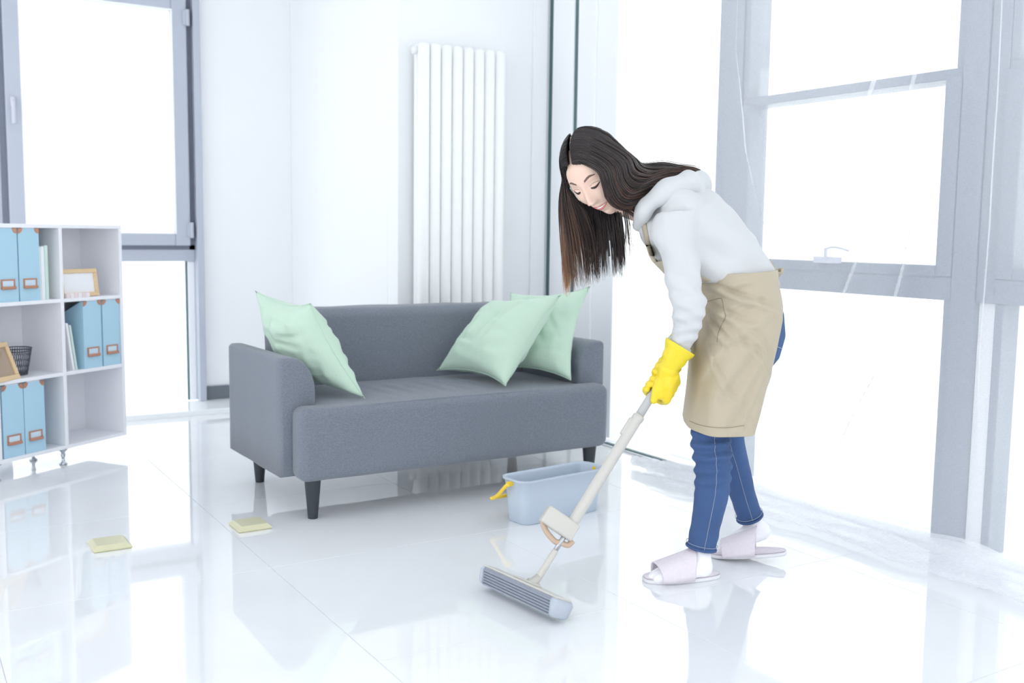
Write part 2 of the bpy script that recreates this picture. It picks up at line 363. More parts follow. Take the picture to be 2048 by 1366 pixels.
# glass wall on the right (runs along Y at X = XG)
def glass_wall():
    t = bpy.data.objects.new('window_2', None); C.objects.link(t); tag(t, kind='structure')
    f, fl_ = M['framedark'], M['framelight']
    # first post beside the radiator wall
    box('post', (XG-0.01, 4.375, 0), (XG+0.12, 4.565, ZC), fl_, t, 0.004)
    bm = bmesh.new(); bx(bm, (XG-0.006, 4.565, 0), (XG+0.1, 4.60, ZC)); bx(bm, (XG+0.0, 4.35, 0), (XG+0.1, 4.376, ZC)); obj('gasket', bm, M['gasket'], t)
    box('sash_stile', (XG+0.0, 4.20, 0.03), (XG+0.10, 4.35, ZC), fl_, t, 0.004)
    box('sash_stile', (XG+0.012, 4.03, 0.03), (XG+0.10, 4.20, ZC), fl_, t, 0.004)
    # post 2, post 3, post 4
    box('post', (XG+0.0, 3.17, 0), (XG+0.16, 3.31, ZC), f, t, 0.004)
    box('post', (XG+0.0, 2.055, 0), (XG+0.16, 2.145, ZC), f, t, 0.004)
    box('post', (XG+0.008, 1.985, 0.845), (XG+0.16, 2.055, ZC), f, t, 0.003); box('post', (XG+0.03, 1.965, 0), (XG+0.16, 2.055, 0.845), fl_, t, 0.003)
    box('post', (XG+0.0, 0.85, 0), (XG+0.16, 1.01, ZC), f, t, 0.004); box('post', (XG+0.0, -0.3, 0), (XG+0.16, -0.14, ZC), f, t, 0.004)
    # bottom track and gasket line
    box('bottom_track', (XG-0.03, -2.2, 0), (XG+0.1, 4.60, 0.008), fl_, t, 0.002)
    box('gasket', (XG-0.02, 3.30, 0.006), (XG+0.0, 4.03, 0.014), M['gasket'], t)
    for (ya, yb, up) in ((2.145, 3.17, True), (1.01, 1.985, True), (-0.14, 0.85, True)):
        box('transom', (XG+0.01, ya, 1.585), (XG+0.13, yb, 1.62), f, t, 0.003)
        box('mid_rail', (XG+0.0, ya, 0.845), (XG+0.14, yb, 0.925), f, t, 0.004)
        bm = bmesh.new()
        for q in ((ya, ya+0.06), (yb-0.06, yb)): bx(bm, (XG-0.005, q[0], 0.925), (XG+0.06, q[1], 1.59), 0.004)
        bx(bm, (XG-0.005, ya+0.06, 0.922), (XG+0.06, yb-0.06, 0.962), 0.004)
        obj('awning_sash', bm, f, t)
        bm = bmesh.new()
        for q in ((ya, ya+0.03), (yb-0.03, yb)): bx(bm, (XG+0.01, q[0], 0.0), (XG+0.1, q[1], 0.845), 0.003); bx(bm, (XG+0.01, q[0], 1.62), (XG+0.1, q[1], ZC), 0.003)
        obj('glazing_stop', bm, f, t)
        for z0, z1 in ((0.0, 0.845), (0.96, 1.587), (1.62, ZC)): box('pane', (XG+0.04, ya+0.02, z0), (XG+0.046, yb-0.02, z1), M['glass'], t)
        # crank handle of the awning window
        yc = (ya+yb)/2+0.0
        bm = bmesh.new(); bx(bm, (XG-0.035, yc-0.055, 0.955), (XG-0.005, yc+0.060, 0.980), 0.003); tube(bm, [(XG-0.02, yc+0.012, 0.97), (XG-0.02, yc+0.012, 1.01)], 0.007, 10)
        tube(bm, spline([(XG-0.02, yc+0.018, 1.008), (XG-0.024, yc-0.02, 1.016), (XG-0.028, yc-0.06, 1.014), (XG-0.03, yc-0.105, 1.004)], 8), 0.004, 8)
        obj('crank_handle', bm, M['handle'], t)
    box('pane', (XG+0.04, 3.29, 0.008), (XG+0.046, 4.04, ZC), M['glass'], t)
glass_wall()

# outside: pale terrace edge and blocks far away, haze put into their pale colours
tag(box('balcony_slab', (XG+0.2, -3, -0.2), (XG+1.4, 5.2, -0.02), M['terrace']), 'pale concrete balcony slab outside the glass wall', 'balcony')
def block(x, y, w_, d_, z0, h, m, lab):
    t = thing('building', lab, 'building', (x, y, z0))
    box('wall', (-w_/2, -d_/2, 0), (w_/2, d_/2, h), m, t)
    bm = bmesh.new()
    n = max(3, int(h/3.2))
    for k in range(n):
        z = h*(k+0.45)/n; bx(bm, (-w_/2-0.05, -d_/2+0.6, z), (w_/2+0.05, d_/2-0.6, z+h/n*0.35)); bx(bm, (-w_/2+0.6, -d_/2-0.05, z), (w_/2-0.6, d_/2+0.05, z+h/n*0.35))
    obj('window_band', bm, M['citywin'], t)
    box('roof', (-w_/2-0.3, -d_/2-0.3, h), (w_/2+0.3, d_/2+0.3, h+0.5), m, t)
block(70, 92, 14, 14, -40, 31, M['city'], 'pale hazy building outside the clear pane beside the curtain')
block(60, 66, 10, 12, -40, 34, M['city2'], 'pale greenish hazy block outside near the woman\'s gloved hand')
block(26, 110, 10, 10, -40, 38, M['city'], 'pale hazy building outside the alcove window below the transom')

# ------------------------------------------------------------ radiator
def radiator():
    t = thing('radiator', 'tall white column radiator on the wall behind the grey sofa', 'radiator', (2.48, YR-0.105, 0))
    bm = bmesh.new(); tube(bm, [(0, 0, 0.14), (0, 0, 0.16), (0, 0, 1.945), (0, 0, 1.96)], [0.017, 0.0292, 0.0292, 0.017], 20)
    tube(bm, [(0, 0.055, 0.14), (0, 0.055, 0.16), (0, 0.055, 1.945), (0, 0.055, 1.96)], [0.012, 0.0225, 0.0225, 0.012], 16)
    bx(bm, (-0.0225, -0.01, 1.90), (0.0225, 0.065, 1.95), 0.01); bx(bm, (-0.0225, -0.01, 0.15), (0.0225, 0.065, 0.2), 0.01)
    o = obj('radiator_column', bm, M['radiator'], t, True); o.location = (-0.2135, 0, 0)
    for k in range(1, 8):
        c = o.copy(); C.objects.link(c); c.parent = t; c.location = (-0.2135+0.061*k, 0, 0)
    for z in (0.175, 1.925):
        bm = bmesh.new(); tube(bm, [(-0.25, 0.028, z), (0.235, 0.028, z)], 0.014, 14); tube(bm, [(-0.262, 0.028, z), (-0.24, 0.028, z)], 0.02, 14); obj('header_pipe', bm, M['radiator'], t, True)
    for x in (-0.15, 0.15):
        bm = bmesh.new(); bx(bm, (x-0.012, 0.05, 1.80), (x+0.012, 0.09, 1.83), 0.002); obj('bracket', bm, M['radiator'], t)
radiator()

# ------------------------------------------------------------ sofa
def sofa():
    t = thing('sofa', 'blue-grey two-seat fabric sofa on black legs in front of the radiator', 'sofa', (1.93, 3.8, 0))
    O = V(1.93, 3.8, 0)
    def cloth(bm, amp=0.0035, seed=0):
        for v in bm.verts:
            n_ = noise.noise(V(v.co.x*7+seed, v.co.y*7, v.co.z*3.0)); v.co += v.normal*amp*n_
    # seat: T-shaped block
    def sub(bm, cuts):
        for axis, vals in cuts:
            for q in vals:
                no = V(*(1 if a == axis else 0 for a in range(3)))
                bmesh.ops.bisect_plane(bm, geom=bm.verts[:]+bm.edges[:]+bm.faces[:], plane_co=no*q, plane_no=no)
    bm = bmesh.new(); bx(bm, (1.25-O.x, 3.435-O.y, 0.145), (2.63-O.x, 3.555-O.y, 0.415), 0.035, 5)
    sub(bm, [(0, np.arange(-0.66, 0.68, 0.03)), (2, np.arange(0.16, 0.4, 0.04))]); bm.normal_update(); cloth(bm, 0.003)
    obj('seat_front', bm, M['sofa'], t, True)
    nx, ny = 90, 40; vs = []; fs = []
    x0, x1, y0, y1 = 1.335-O.x, 2.545-O.x, 3.455-O.y, 4.06-O.y
    for j in range(ny+1):
        for i in range(nx+1):
            u = i/nx; v = j/ny; x = x0+(x1-x0)*u; y = y0+(y1-y0)*v
            z = 0.406+0.022*math.sin(PI*u)**0.6*math.sin(PI*min(1, v*0.9+0.08))**0.7
            # creases running back to front in the middle of the seat
            for k, (cx, am) in enumerate(((-0.20, 1.0), (-0.13, 0.8), (-0.05, 1), (0.03, 1.1), (0.09, 0.9), (0.15, 0.7), (-0.28, 0.6))):
                xx = x-(cx+0.10*(v-0.5)**2+0.06*(0.5-v)); z -= 0.010*am*math.exp(-(xx/0.009)**2)*math.exp(-((v-0.42)/0.22)**2)
                z += 0.007*am*math.exp(-((xx-0.016)/0.012)**2)*math.exp(-((v-0.42)/0.22)**2)
            z += 0.002*noise.noise(V(x*9, y*9, 3)); vs.append((x, y, z))
    for j in range(ny):
        for i in range(nx): a = j*(nx+1)+i; fs.append((a, a+1, a+nx+2, a+nx+1))
    nb = len(vs)
    per = [i for i in range(nx+1)]+[(j)*(nx+1)+nx for j in range(1, ny+1)]+[ny*(nx+1)+i for i in range(nx-1, -1, -1)]+[j*(nx+1) for j in range(ny-1, 0, -1)]
    for q in per: vs.append((vs[q][0], vs[q][1], 0.15))
    L = len(per)
    for k in range(L): fs.append((per[k], nb+k, nb+(k+1) % L, per[(k+1) % L]))
    fs.append(tuple(nb+k for k in range(L)))
    pyobj('seat_cushion', vs, fs, M['sofa'], t, True)
    # arms: profile in X-Z with a rounded inner top
    for s in (-1, 1):
        prof = []
        for k in range(3): prof.append((0.0, 0.15+0.13*k))
        for k in range(7): a = PI-PI/2*k/6; prof.append((0.018+0.018*math.cos(a), 0.592-0.018+0.018*math.sin(a)))
        for k in range(13): a = PI/2-PI/2*k/12; prof.append((0.135-0.095+0.095*math.cos(a), 0.592-0.13+0.13*math.sin(a)))
        prof += [(0.135, 0.40), (0.132, 0.28), (0.13, 0.15)]
        bm = bmesh.new(); ys_ = [3.535, 3.541, 3.553]+list(np.arange(3.60, 4.17, 0.05))+[4.178, 4.19]; rings = []
        for iy, y in enumerate(ys_):
            ins = {0: 0.01, 1: 0.003, len(ys_)-1: 0.008}.get(iy, 0)
            rg = []
            for (px_, pz) in prof:
                cx_, cz_ = 0.0675, 0.37
                qx = cx_+(px_-cx_)*(1-ins/0.0675); qz = cz_+(pz-cz_)*(1-ins/0.22)
                wob = 0.004*noise.noise(V(y*6, qz*14, s*5))*(1 if px_ < 0.02 else 0.2)
                X = (1.21-O.x)+qx+wob if s < 0 else (2.67-O.x)-qx
                zz = qz-(y-3.535)*0.012; rg.append(bm.verts.new((X, y-O.y, zz)))
            rings.append(rg)
        for a, b in zip(rings, rings[1:]):
            for j in range(len(prof)): bm.faces.new((a[j], a[(j+1) % len(prof)], b[(j+1) % len(prof)], b[j]))
        bm.faces.new(rings[0][::-1]); bm.faces.new(rings[-1])
        obj('armrest', bm, M['sofa'], t, True)
    bm = bmesh.new(); bx(bm, (1.355-O.x, 3.99-O.y, 0.15), (2.56-O.x, 4.17-O.y, 0.728), 0.04, 6)
    sub(bm, [(0, np.arange(-0.6, 0.62, 0.05)), (2, np.arange(0.2, 0.7, 0.06))])
    for v in bm.verts:
        if v.co.z > 0.4: v.co.y += (v.co.z-0.4)*0.10
    bm.normal_update(); cloth(bm, 0.005, 4)
    obj('backrest', bm, M['sofa'], t, True)
    # corner legs
    for (x, y) in ((1.312, 3.492), (2.565, 3.492), (1.315, 4.12), (2.565, 4.12)):
        bm = bmesh.new(); lathe(bm, [(0.018, 0.0), (0.0185, 0.004), (0.030, 0.14), (0.030, 0.15)], (x-O.x, y-O.y, 0), 24); obj('leg', bm, M['sofaleg'], t, True)
sofa()

def cushion(A, B, D, E_, thick, label, seed):
    """corners in order round the square"""
    cen = (A+B+D+E_)/4; n = 36
    t = thing('cushion', label, 'cushion', cen, 0, 'pale green cushions on the sofa')
    nor = (D-A).cross(E_-B).normalized(); vs = []; fs = []
    for side in (1, -1):
        for j in range(n+1):
            for i in range(n+1):
                u, v = i/n, j/n
                uu, vv = 2*u-1, 2*v-1
                pu = uu*(1-0.17*(1-vv*vv)*abs(uu)); pv = vv*(1-0.17*(1-uu*uu)*abs(vv))
                a, b = (pu+1)/2, (pv+1)/2
                p = A*(1-a)*(1-b)+B*a*(1-b)+D*a*b+E_*(1-a)*b
                h = thick*((1-abs(uu)**2.2)*(1-abs(vv)**2.2))**0.55
                wr = 0
                if 0 < i < n and 0 < j < n:
                    wr = 0.011*noise.noise(V(uu*2.2+seed, vv*5+uu*1.5, side))+0.007*noise.noise(V(uu*6, vv*2+seed, side*3))
                    ed = max(abs(uu), abs(vv)); wr += 0.004*math.sin(16*uu+9*vv*uu+seed)*max(0, ed-0.55)*2
                    for (fx, fy, fa, fl_) in ((0.1, 0.0, 0.6, 0.5), (0.3, -0.25, 0.75, 0.45), (-0.35, 0.35, 2.3, 0.35)):
                        ddx, ddy = uu-fx, vv-fy; al = ddx*math.cos(fa+seed)+ddy*math.sin(fa+seed); ac = -ddx*math.sin(fa+seed)+ddy*math.cos(fa+seed)
                        wr -= 0.016*math.exp(-(ac/0.06)**2-(al/fl_)**2)
                vs.append(p+nor*side*(h+wr*min(1, h/thick*1.5))-cen)
    N = (n+1)**2
    for s in (0, 1):
        for j in range(n):
            for i in range(n):
                a = s*N+j*(n+1)+i; q = (a, a+1, a+n+2, a+n+1); fs.append(q if s == 0 else q[::-1])
    bm = bmesh.new(); addpy(bm, vs, fs); bmesh.ops.remove_doubles(bm, verts=bm.verts[:], dist=0.0004)
    obj('cushion_cover', bm, M['pillow'], t, True)
    ring = [A, B, D, E_]; pth = []
    for k in range(4):
        P, Q = ring[k], ring[(k+1) % 4]
        for s in range(10):
            f = s/10; q = P.lerp(Q, f); uu = 2*f-1; inn = (cen-(P+Q)/2)*0.17*(1-uu*uu); pth.append(q+inn-cen)
    bm = bmesh.new(); tube(bm, pth+[pth[0]], 0.0012, 6); obj('seam', bm, M['pillow'], t, True)
cushion(V(1.545, 3.546, 0.42), V(1.388, 3.70, 0.778), V(1.30, 4.10, 0.805), V(1.40, 3.99, 0.45), 0.095, 'pale green cushion leaning over the left armrest of the sofa', 1.0)
cushion(V(2.13, 3.48, 0.437), V(2.41, 3.50, 0.80), V(2.34, 3.95, 0.752), V(2.05, 3.93, 0.45), 0.10, 'front pale green cushion of the right-hand pair, nearest the sofa middle', 2.2)
cushion(V(2.468, 3.50, 0.435), V(2.647, 3.62, 0.826), V(2.425, 3.93, 0.785), V(2.25, 3.83, 0.45), 0.075, 'pale green cushion behind another one, beside the right armrest', 3.1)

# ------------------------------------------------------------ shelf
ang = math.radians(34.4); SD = V(math.cos(ang), math.sin(ang), 0); SN = V(math.sin(ang), -math.cos(ang), 0)
SP = V(0.96, 5.014, 0)
SW, DEP = 1.045, 0.25
SM = Matrix(((-SD.x, -SN.x, 0, SP.x), (-SD.y, -SN.y, 0, SP.y), (0, 0, 1, 0), (0, 0, 0, 1)))   # local x = leftwards, y = backwards
def sl(x, y, z): return SM @ V(x, y, z)
SROT = math.atan2(-SD.y, -SD.x)
def shthing(name, label, cat, x, y, z, group=None, rz=0): return thing(name, label, cat, sl(x, y, z), SROT+rz, group)
# local frame is left-handed in y: use rotation only, so depth is -y in the rotated frame
def shelf():
    t = shthing('shelf_unit', 'white open cube shelf on chrome feet by the left window', 'shelf', 0, 0, 0)
    b = 0.018
    def bd(name, x0, x1, z0, z1, y0=0, y1=DEP): box(name, (x0, -y1, z0), (x1, -y0, z1), M['shelf'], t, 0.0015, 1)
    for k, x in enumerate((0, 0.3435, 0.687, 1.03)): bd('side_panel' if k in (0, 3) else 'divider', x, x+b, 0.091 if k in (1, 2) else 0.075, 1.049 if k in (1, 2) else 1.066)
    bd('top_panel', b, 1.03, 1.049, 1.066); bd('bottom_panel', b, 1.03, 0.075, 0.091)
    for c in range(3):
        for z in (0.402, 0.726): bd('shelf_board', 0.018+0.3435*c, 0.3435+0.3435*c, z-0.0, z+0.016)
    bd('back_panel', 0.004, 1.044, 0.078, 1.063, DEP-0.006, DEP+0.0)
    for (x, y) in ((0.352, 0.03), (0.352, 0.215), (0.696, 0.03), (0.696, 0.215)):
        bm = bmesh.new(); lathe(bm, [(0.016, 0.0), (0.017, 0.006), (0.008, 0.012), (0.006, 0.03), (0.011, 0.045), (0.007, 0.055), (0.02, 0.068), (0.02, 0.075)], (x, -y, 0), 18); obj('foot', bm, M['chrome'], t, True)
shelf()
def filebox():
    w_, h, d = 0.104, 0.305, 0.238
    t = thing('magazine_file', 'x', 'file box', (0, 0, 0))
    # body: side profile cut away towards the back top
    prof = [(0, 0), (0, h), (0.012, h), (d, h*0.62), (d, 0)]
    bm = bmesh.new(); L = [bm.verts.new((0, -y, z)) for y, z in prof]; R = [bm.verts.new((w_, -y, z)) for y, z in prof]
    bm.faces.new(L); bm.faces.new(R[::-1])
    for k in (0, 2, 3, 4): bm.faces.new((L[k], L[(k+1) % 5], R[(k+1) % 5], R[k]))
    bm.faces.new((L[1], L[2], R[2], R[1])); obj('box_body', bm, M['blue'], t)
    bm = bmesh.new(); bx(bm, (0.02, -0.010, h), (w_-0.02, -0.001, h+0.004), 0.001); obj('paper_edge', bm, M['paper'], t)
    for s in (0, 1):
        bm = bmesh.new(); c = V(w_ if s else 0, 0.0015, h); k = 8
        vs = [c]+[c+V((-1 if s else 1)*0.022*math.cos(PI/2*i/k), 0, -0.022*math.sin(PI/2*i/k)) for i in range(k+1)]
        a = [bm.verts.new(v) for v in vs]; b = [bm.verts.new(v-V(0, 0.0015, 0)) for v in vs]
        bm.faces.new(a); bm.faces.new(b[::-1])
        for i in range(len(a)): bm.faces.new((a[i], b[i], b[(i+1) % len(a)], a[(i+1) % len(a)]))
        obj('corner_cap', bm, M['copper'], t)
    lh = thing('label_holder', None, None); lh.parent = t
    me = bmesh.new(); cx, cz = w_/2, 0.075; W2, H2 = 0.034, 0.020
    bx(me, (cx-W2, -0.001, cz+H2-0.006), (cx+W2, 0.004, cz+H2), 0.001); bx(me, (cx-W2, -0.001, cz-H2), (cx-W2+0.007, 0.004, cz+H2-0.006), 0.001)
    bx(me, (cx+W2-0.007, -0.001, cz-H2), (cx+W2, 0.004, cz+H2-0.006), 0.001)
    bpy.data.objects.remove(lh)
    bx(me, (cx-W2, -0.001, cz-H2-0.002), (cx+W2, 0.012, cz-H2+0.010), 0.003)
    hh = obj('label_holder', me, M['copper'], t)
    bm = bmesh.new(); bx(bm, (cx-W2+0.007, 0.0, cz-H2+0.010), (cx+W2-0.007, 0.002, cz+H2-0.006)); obj('label_card', bm, mat('pale_blue_card', srgb(206, 226, 240), 0.6), hh)
    return t
fb = filebox()
spots = [(0.462, 0.742, 'blue magazine file in the top row of the shelf, right of its twin'),
         (0.572, 0.742, 'blue magazine file in the top row of the shelf, cut by the photo edge'),
         (0.020, 0.418, 'blue magazine file in the middle row, against the right side panel'),
         (0.132, 0.418, 'blue magazine file in the middle row, beside the leaning white books'),
         (0.463, 0.091, 'blue magazine file in the bottom row, next to the empty space'),
         (0.571, 0.091, 'blue magazine file in the bottom row, second from the divider')]
for i, (x, z, lab) in enumerate(spots):
    o = fb if i == 0 else dup(fb)
    o.location = sl(x, 0.006, z); o.rotation_euler = (0, 0, SROT); o['label'] = lab; o['group'] = 'blue magazine files on the shelf'
# more stock in the column just left of the frame is not shown by the photo
def book(x, z, w_, h, d, m, lab, lean=0.0, y=0.02):
    t = shthing('book', lab, 'book', x, y, z, 'books and folders on the shelf')
    R_ = Matrix.Rotation(lean, 4, 'Y')
    box('cover', (0, -d, 0), (w_, 0, h), m, t, 0.001, 1, mtx=R_)
    box('page_block', (0.002, -d+0.003, h-0.001), (w_-0.002, -0.003, h+0.0008), M['paper'], t, mtx=R_)
book(0.443, 0.742, 0.016, 0.228, 0.19, M['pages'], 'white book beside the two blue files in the top row')
book(0.424, 0.742, 0.018, 0.228, 0.19, M['paper'], 'white book in the middle of three beside the top blue files')
book(0.405, 0.742, 0.017, 0.232, 0.19, M['pages2'], 'pale book nearest the divider in the top row of the shelf')
book(0.262, 0.418, 0.011, 0.205, 0.18, M['pages2'], 'pale mint book leaning by the blue files in the middle row', 0.15)
book(0.278, 0.418, 0.012, 0.215, 0.18, M['paper'], 'white book leaning on the mint one, nearest the divider', 0.15)
def pframe(loc, w_, h, bw, m_in, label, tilt, rz, group='wooden picture frames on the shelf'):
    t = thing('picture_frame', label, 'picture frame', loc, SROT+rz, group)
    R_ = Matrix.Rotation(tilt, 4, 'X'); th = 0.016
    bm = bmesh.new()
    bx(bm, (0, -th, 0), (w_, 0, bw), 0.002, 1, R_); bx(bm, (0, -th, h-bw), (w_, 0, h), 0.002, 1, R_); bx(bm, (0, -th, bw), (bw, 0, h-bw), 0.002, 1, R_); bx(bm, (w_-bw, -th, bw), (w_, 0, h-bw), 0.002, 1, R_)
    obj('frame_border', bm, M['wood'], t)
    box('backing', (bw*0.8, -th+0.001, bw*0.8), (w_-bw*0.8, -0.008, h-bw*0.8), m_in, t, mtx=R_)
    s = bmesh.new(); bx(s, (w_/2-0.02, -0.075, 0.0), (w_/2+0.02, -0.072, h*0.7), 0, 1, Matrix.Translation((0, 0.0, 0)) @ Matrix.Rotation(-tilt*0.8, 4, 'X')); obj('stand', s, M['kraft'], t)
pframe(sl(0.112, 0.03, 0.744), 0.215, 0.125, 0.019, M['paper'], 'light wood landscape frame with blank white print, upper shelf', 0.12, 0.0)
pframe(sl(0.572, 0.010, 0.419), 0.165, 0.165, 0.021, M['kraft'], 'small tilted wooden frame with tan card beside the wire pencil cup', 0.38, 0.25)
t = shthing('block_strip', 'pale pink strip of small blocks before the landscape frame', 'ornament', 0.195, 0.004, 0.742)
for k in range(6): box('block', (0.022*k, -0.014, 0), (0.022*k+0.0205, 0, 0.021), mat('pale_pink_block', srgb(232, 216, 218) if k % 2 else srgb(236, 230, 232), 0.5), t, 0.001, 1)
def wirecup():
    t = shthing('pencil_cup', 'dark wire mesh pencil cup on the middle shelf', 'pencil cup', 0.505, 0.115, 0.418)
    h, r1, r0_ = 0.115, 0.062, 0.042
    bm = bmesh.new(); n = 40
    for k in range(n):
        a = 2*PI*k/n
        for da in (0.5, -0.5):
            tube(bm, [V(r0_*math.cos(a), r0_*math.sin(a), 0.003), V((r0_+r1)/2*math.cos(a+da*0.35), (r0_+r1)/2*math.sin(a+da*0.35), h/2), V(r1*math.cos(a+da*0.7), r1*math.sin(a+da*0.7), h)], 0.0011, 4, False)
    o = obj('mesh_wall', bm, M['darkmesh'], t)
    for z, r in ((0.003, r0_), (h, r1), (h*0.9, r1-0.003)):
        bm = bmesh.new(); tube(bm, [V(r*math.cos(2*PI*k/32), r*math.sin(2*PI*k/32), z) for k in range(33)], 0.0022, 6, False); obj('rim', bm, M['darkmesh'], t)
    bm = bmesh.new(); lathe(bm, [(r0_, 0), (r0_, 0.003)], (0, 0, 0), 24); obj('base', bm, M['darkmesh'], t)
wirecup()

# ------------------------------------------------------------ sponge blocks on the floor
def spongeblock(cx, cy, a, lab):
    t = thing('sponge_block', lab, 'sponge', (cx, cy, 0), a, 'pale yellow sponge blocks on the floor')
    bm = bmesh.new(); n = 4
    def rg(hx, hy, z): return [bm.verts.new((sx*hx, sy*hy, z)) for sx, sy in ((-1, -1), (1, -1), (1, 1), (-1, 1))]
    R_ = [rg(0.057, 0.058, 0.0005), rg(0.060, 0.061, 0.004), rg(0.060, 0.061, 0.007), rg(0.048, 0.049, 0.019), rg(0.046, 0.047, 0.0195)]
    for p, q in zip(R_, R_[1:]):
        for k in range(4): bm.faces.new((p[k], p[(k+1) % 4], q[(k+1) % 4], q[k]))
    bm.faces.new(R_[0][::-1]); bm.faces.new(R_[-1]); obj('sponge_body', bm, M['soap'], t)
    box('base_edge', (-0.0575, -0.0585, 0.0), (0.0575, 0.0585, 0.003), mat('sponge_underside', srgb(176, 178, 120), 0.6), t, 0.001)
spongeblock(0.606, 3.503, math.radians(0), 'pale yellow cleaning sponge on the floor nearer the shelf')
spongeblock(1.078, 3.493, math.radians(0), 'pale yellow cleaning sponge on the floor nearer the sofa leg')

# ------------------------------------------------------------ bucket
def bucket():
    a = math.atan2(3.045-3.014, 2.266-1.921)+math.radians(1.5)
    t = thing('bucket', 'pale blue-grey rectangular mop bucket with yellow handle by the sofa', 'bucket', (2.115, 3.095, 0), a)
    Lx, Ly, h = 0.212, 0.066, 0.168
    def rr(hx, hy, z, r, k=7):
        out = []
        for (sx, sy, a0) in ((1, 1, 0), (-1, 1, PI/2), (-1, -1, PI), (1, -1, 3*PI/2)):
            for i in range(k+1):
                q = a0+PI/2*i/k; out.append((sx*(hx-r)+r*math.cos(q), sy*(hy-r)+r*math.sin(q), z))
        return out
    bm = bmesh.new()
    prof = [(0.182, 0.054, 0.0, 0.03), (0.186, 0.058, 0.004, 0.034), (0.196, 0.063, 0.09, 0.038), (0.205, 0.068, h-0.012, 0.04), (0.212, 0.074, h-0.008, 0.044), (0.213, 0.075, h, 0.045), (0.206, 0.069, h, 0.04), (0.203, 0.066, h-0.01, 0.038), (0.194, 0.060, 0.09, 0.036), (0.182, 0.053, 0.006, 0.03)]
    rings = [[bm.verts.new(v) for v in rr(*p)] for p in prof]; n = len(rings[0])
    for p, q in zip(rings, rings[1:]):
        for k in range(n): bm.faces.new((p[k], p[(k+1) % n], q[(k+1) % n], q[k]))
    bm.faces.new(rings[0][::-1]); bm.faces.new(rings[-1]); obj('tub', bm, M['bucket'], t, True)
    # yellow bail handle folded down over the left end
    bm = bmesh.new(); pts = [V(-0.206, -0.048, h-0.022), V(-0.228, -0.046, h-0.05), V(-0.236, -0.04, h-0.068), V(-0.236, 0.04, h-0.068), V(-0.228, 0.046, h-0.05), V(-0.206, 0.048, h-0.022)]
    pts = [V(-0.216, 0.0, h-0.016), V(-0.226, 0.012, h-0.030), V(-0.232, 0.045, h-0.066), V(-0.226, 0.078, h-0.085), V(-0.19, 0.088, h-0.088), V(0.19, 0.088, h-0.088), V(0.226, 0.078, h-0.085), V(0.232, 0.045, h-0.066), V(0.226, 0.012, h-0.030), V(0.216, 0, h-0.016)]
    tube(bm, spline(pts, 70), 0.0068, 10); obj('handle', bm, M['yellow'], t, True)
    for s in (-1, 1):
        bm = bmesh.new(); tube(bm, [V(s*0.200, 0, h-0.018), V(s*0.224, 0, h-0.018)], 0.0095, 12); obj('handle_pivot', bm, M['yellow'], t)
bucket()

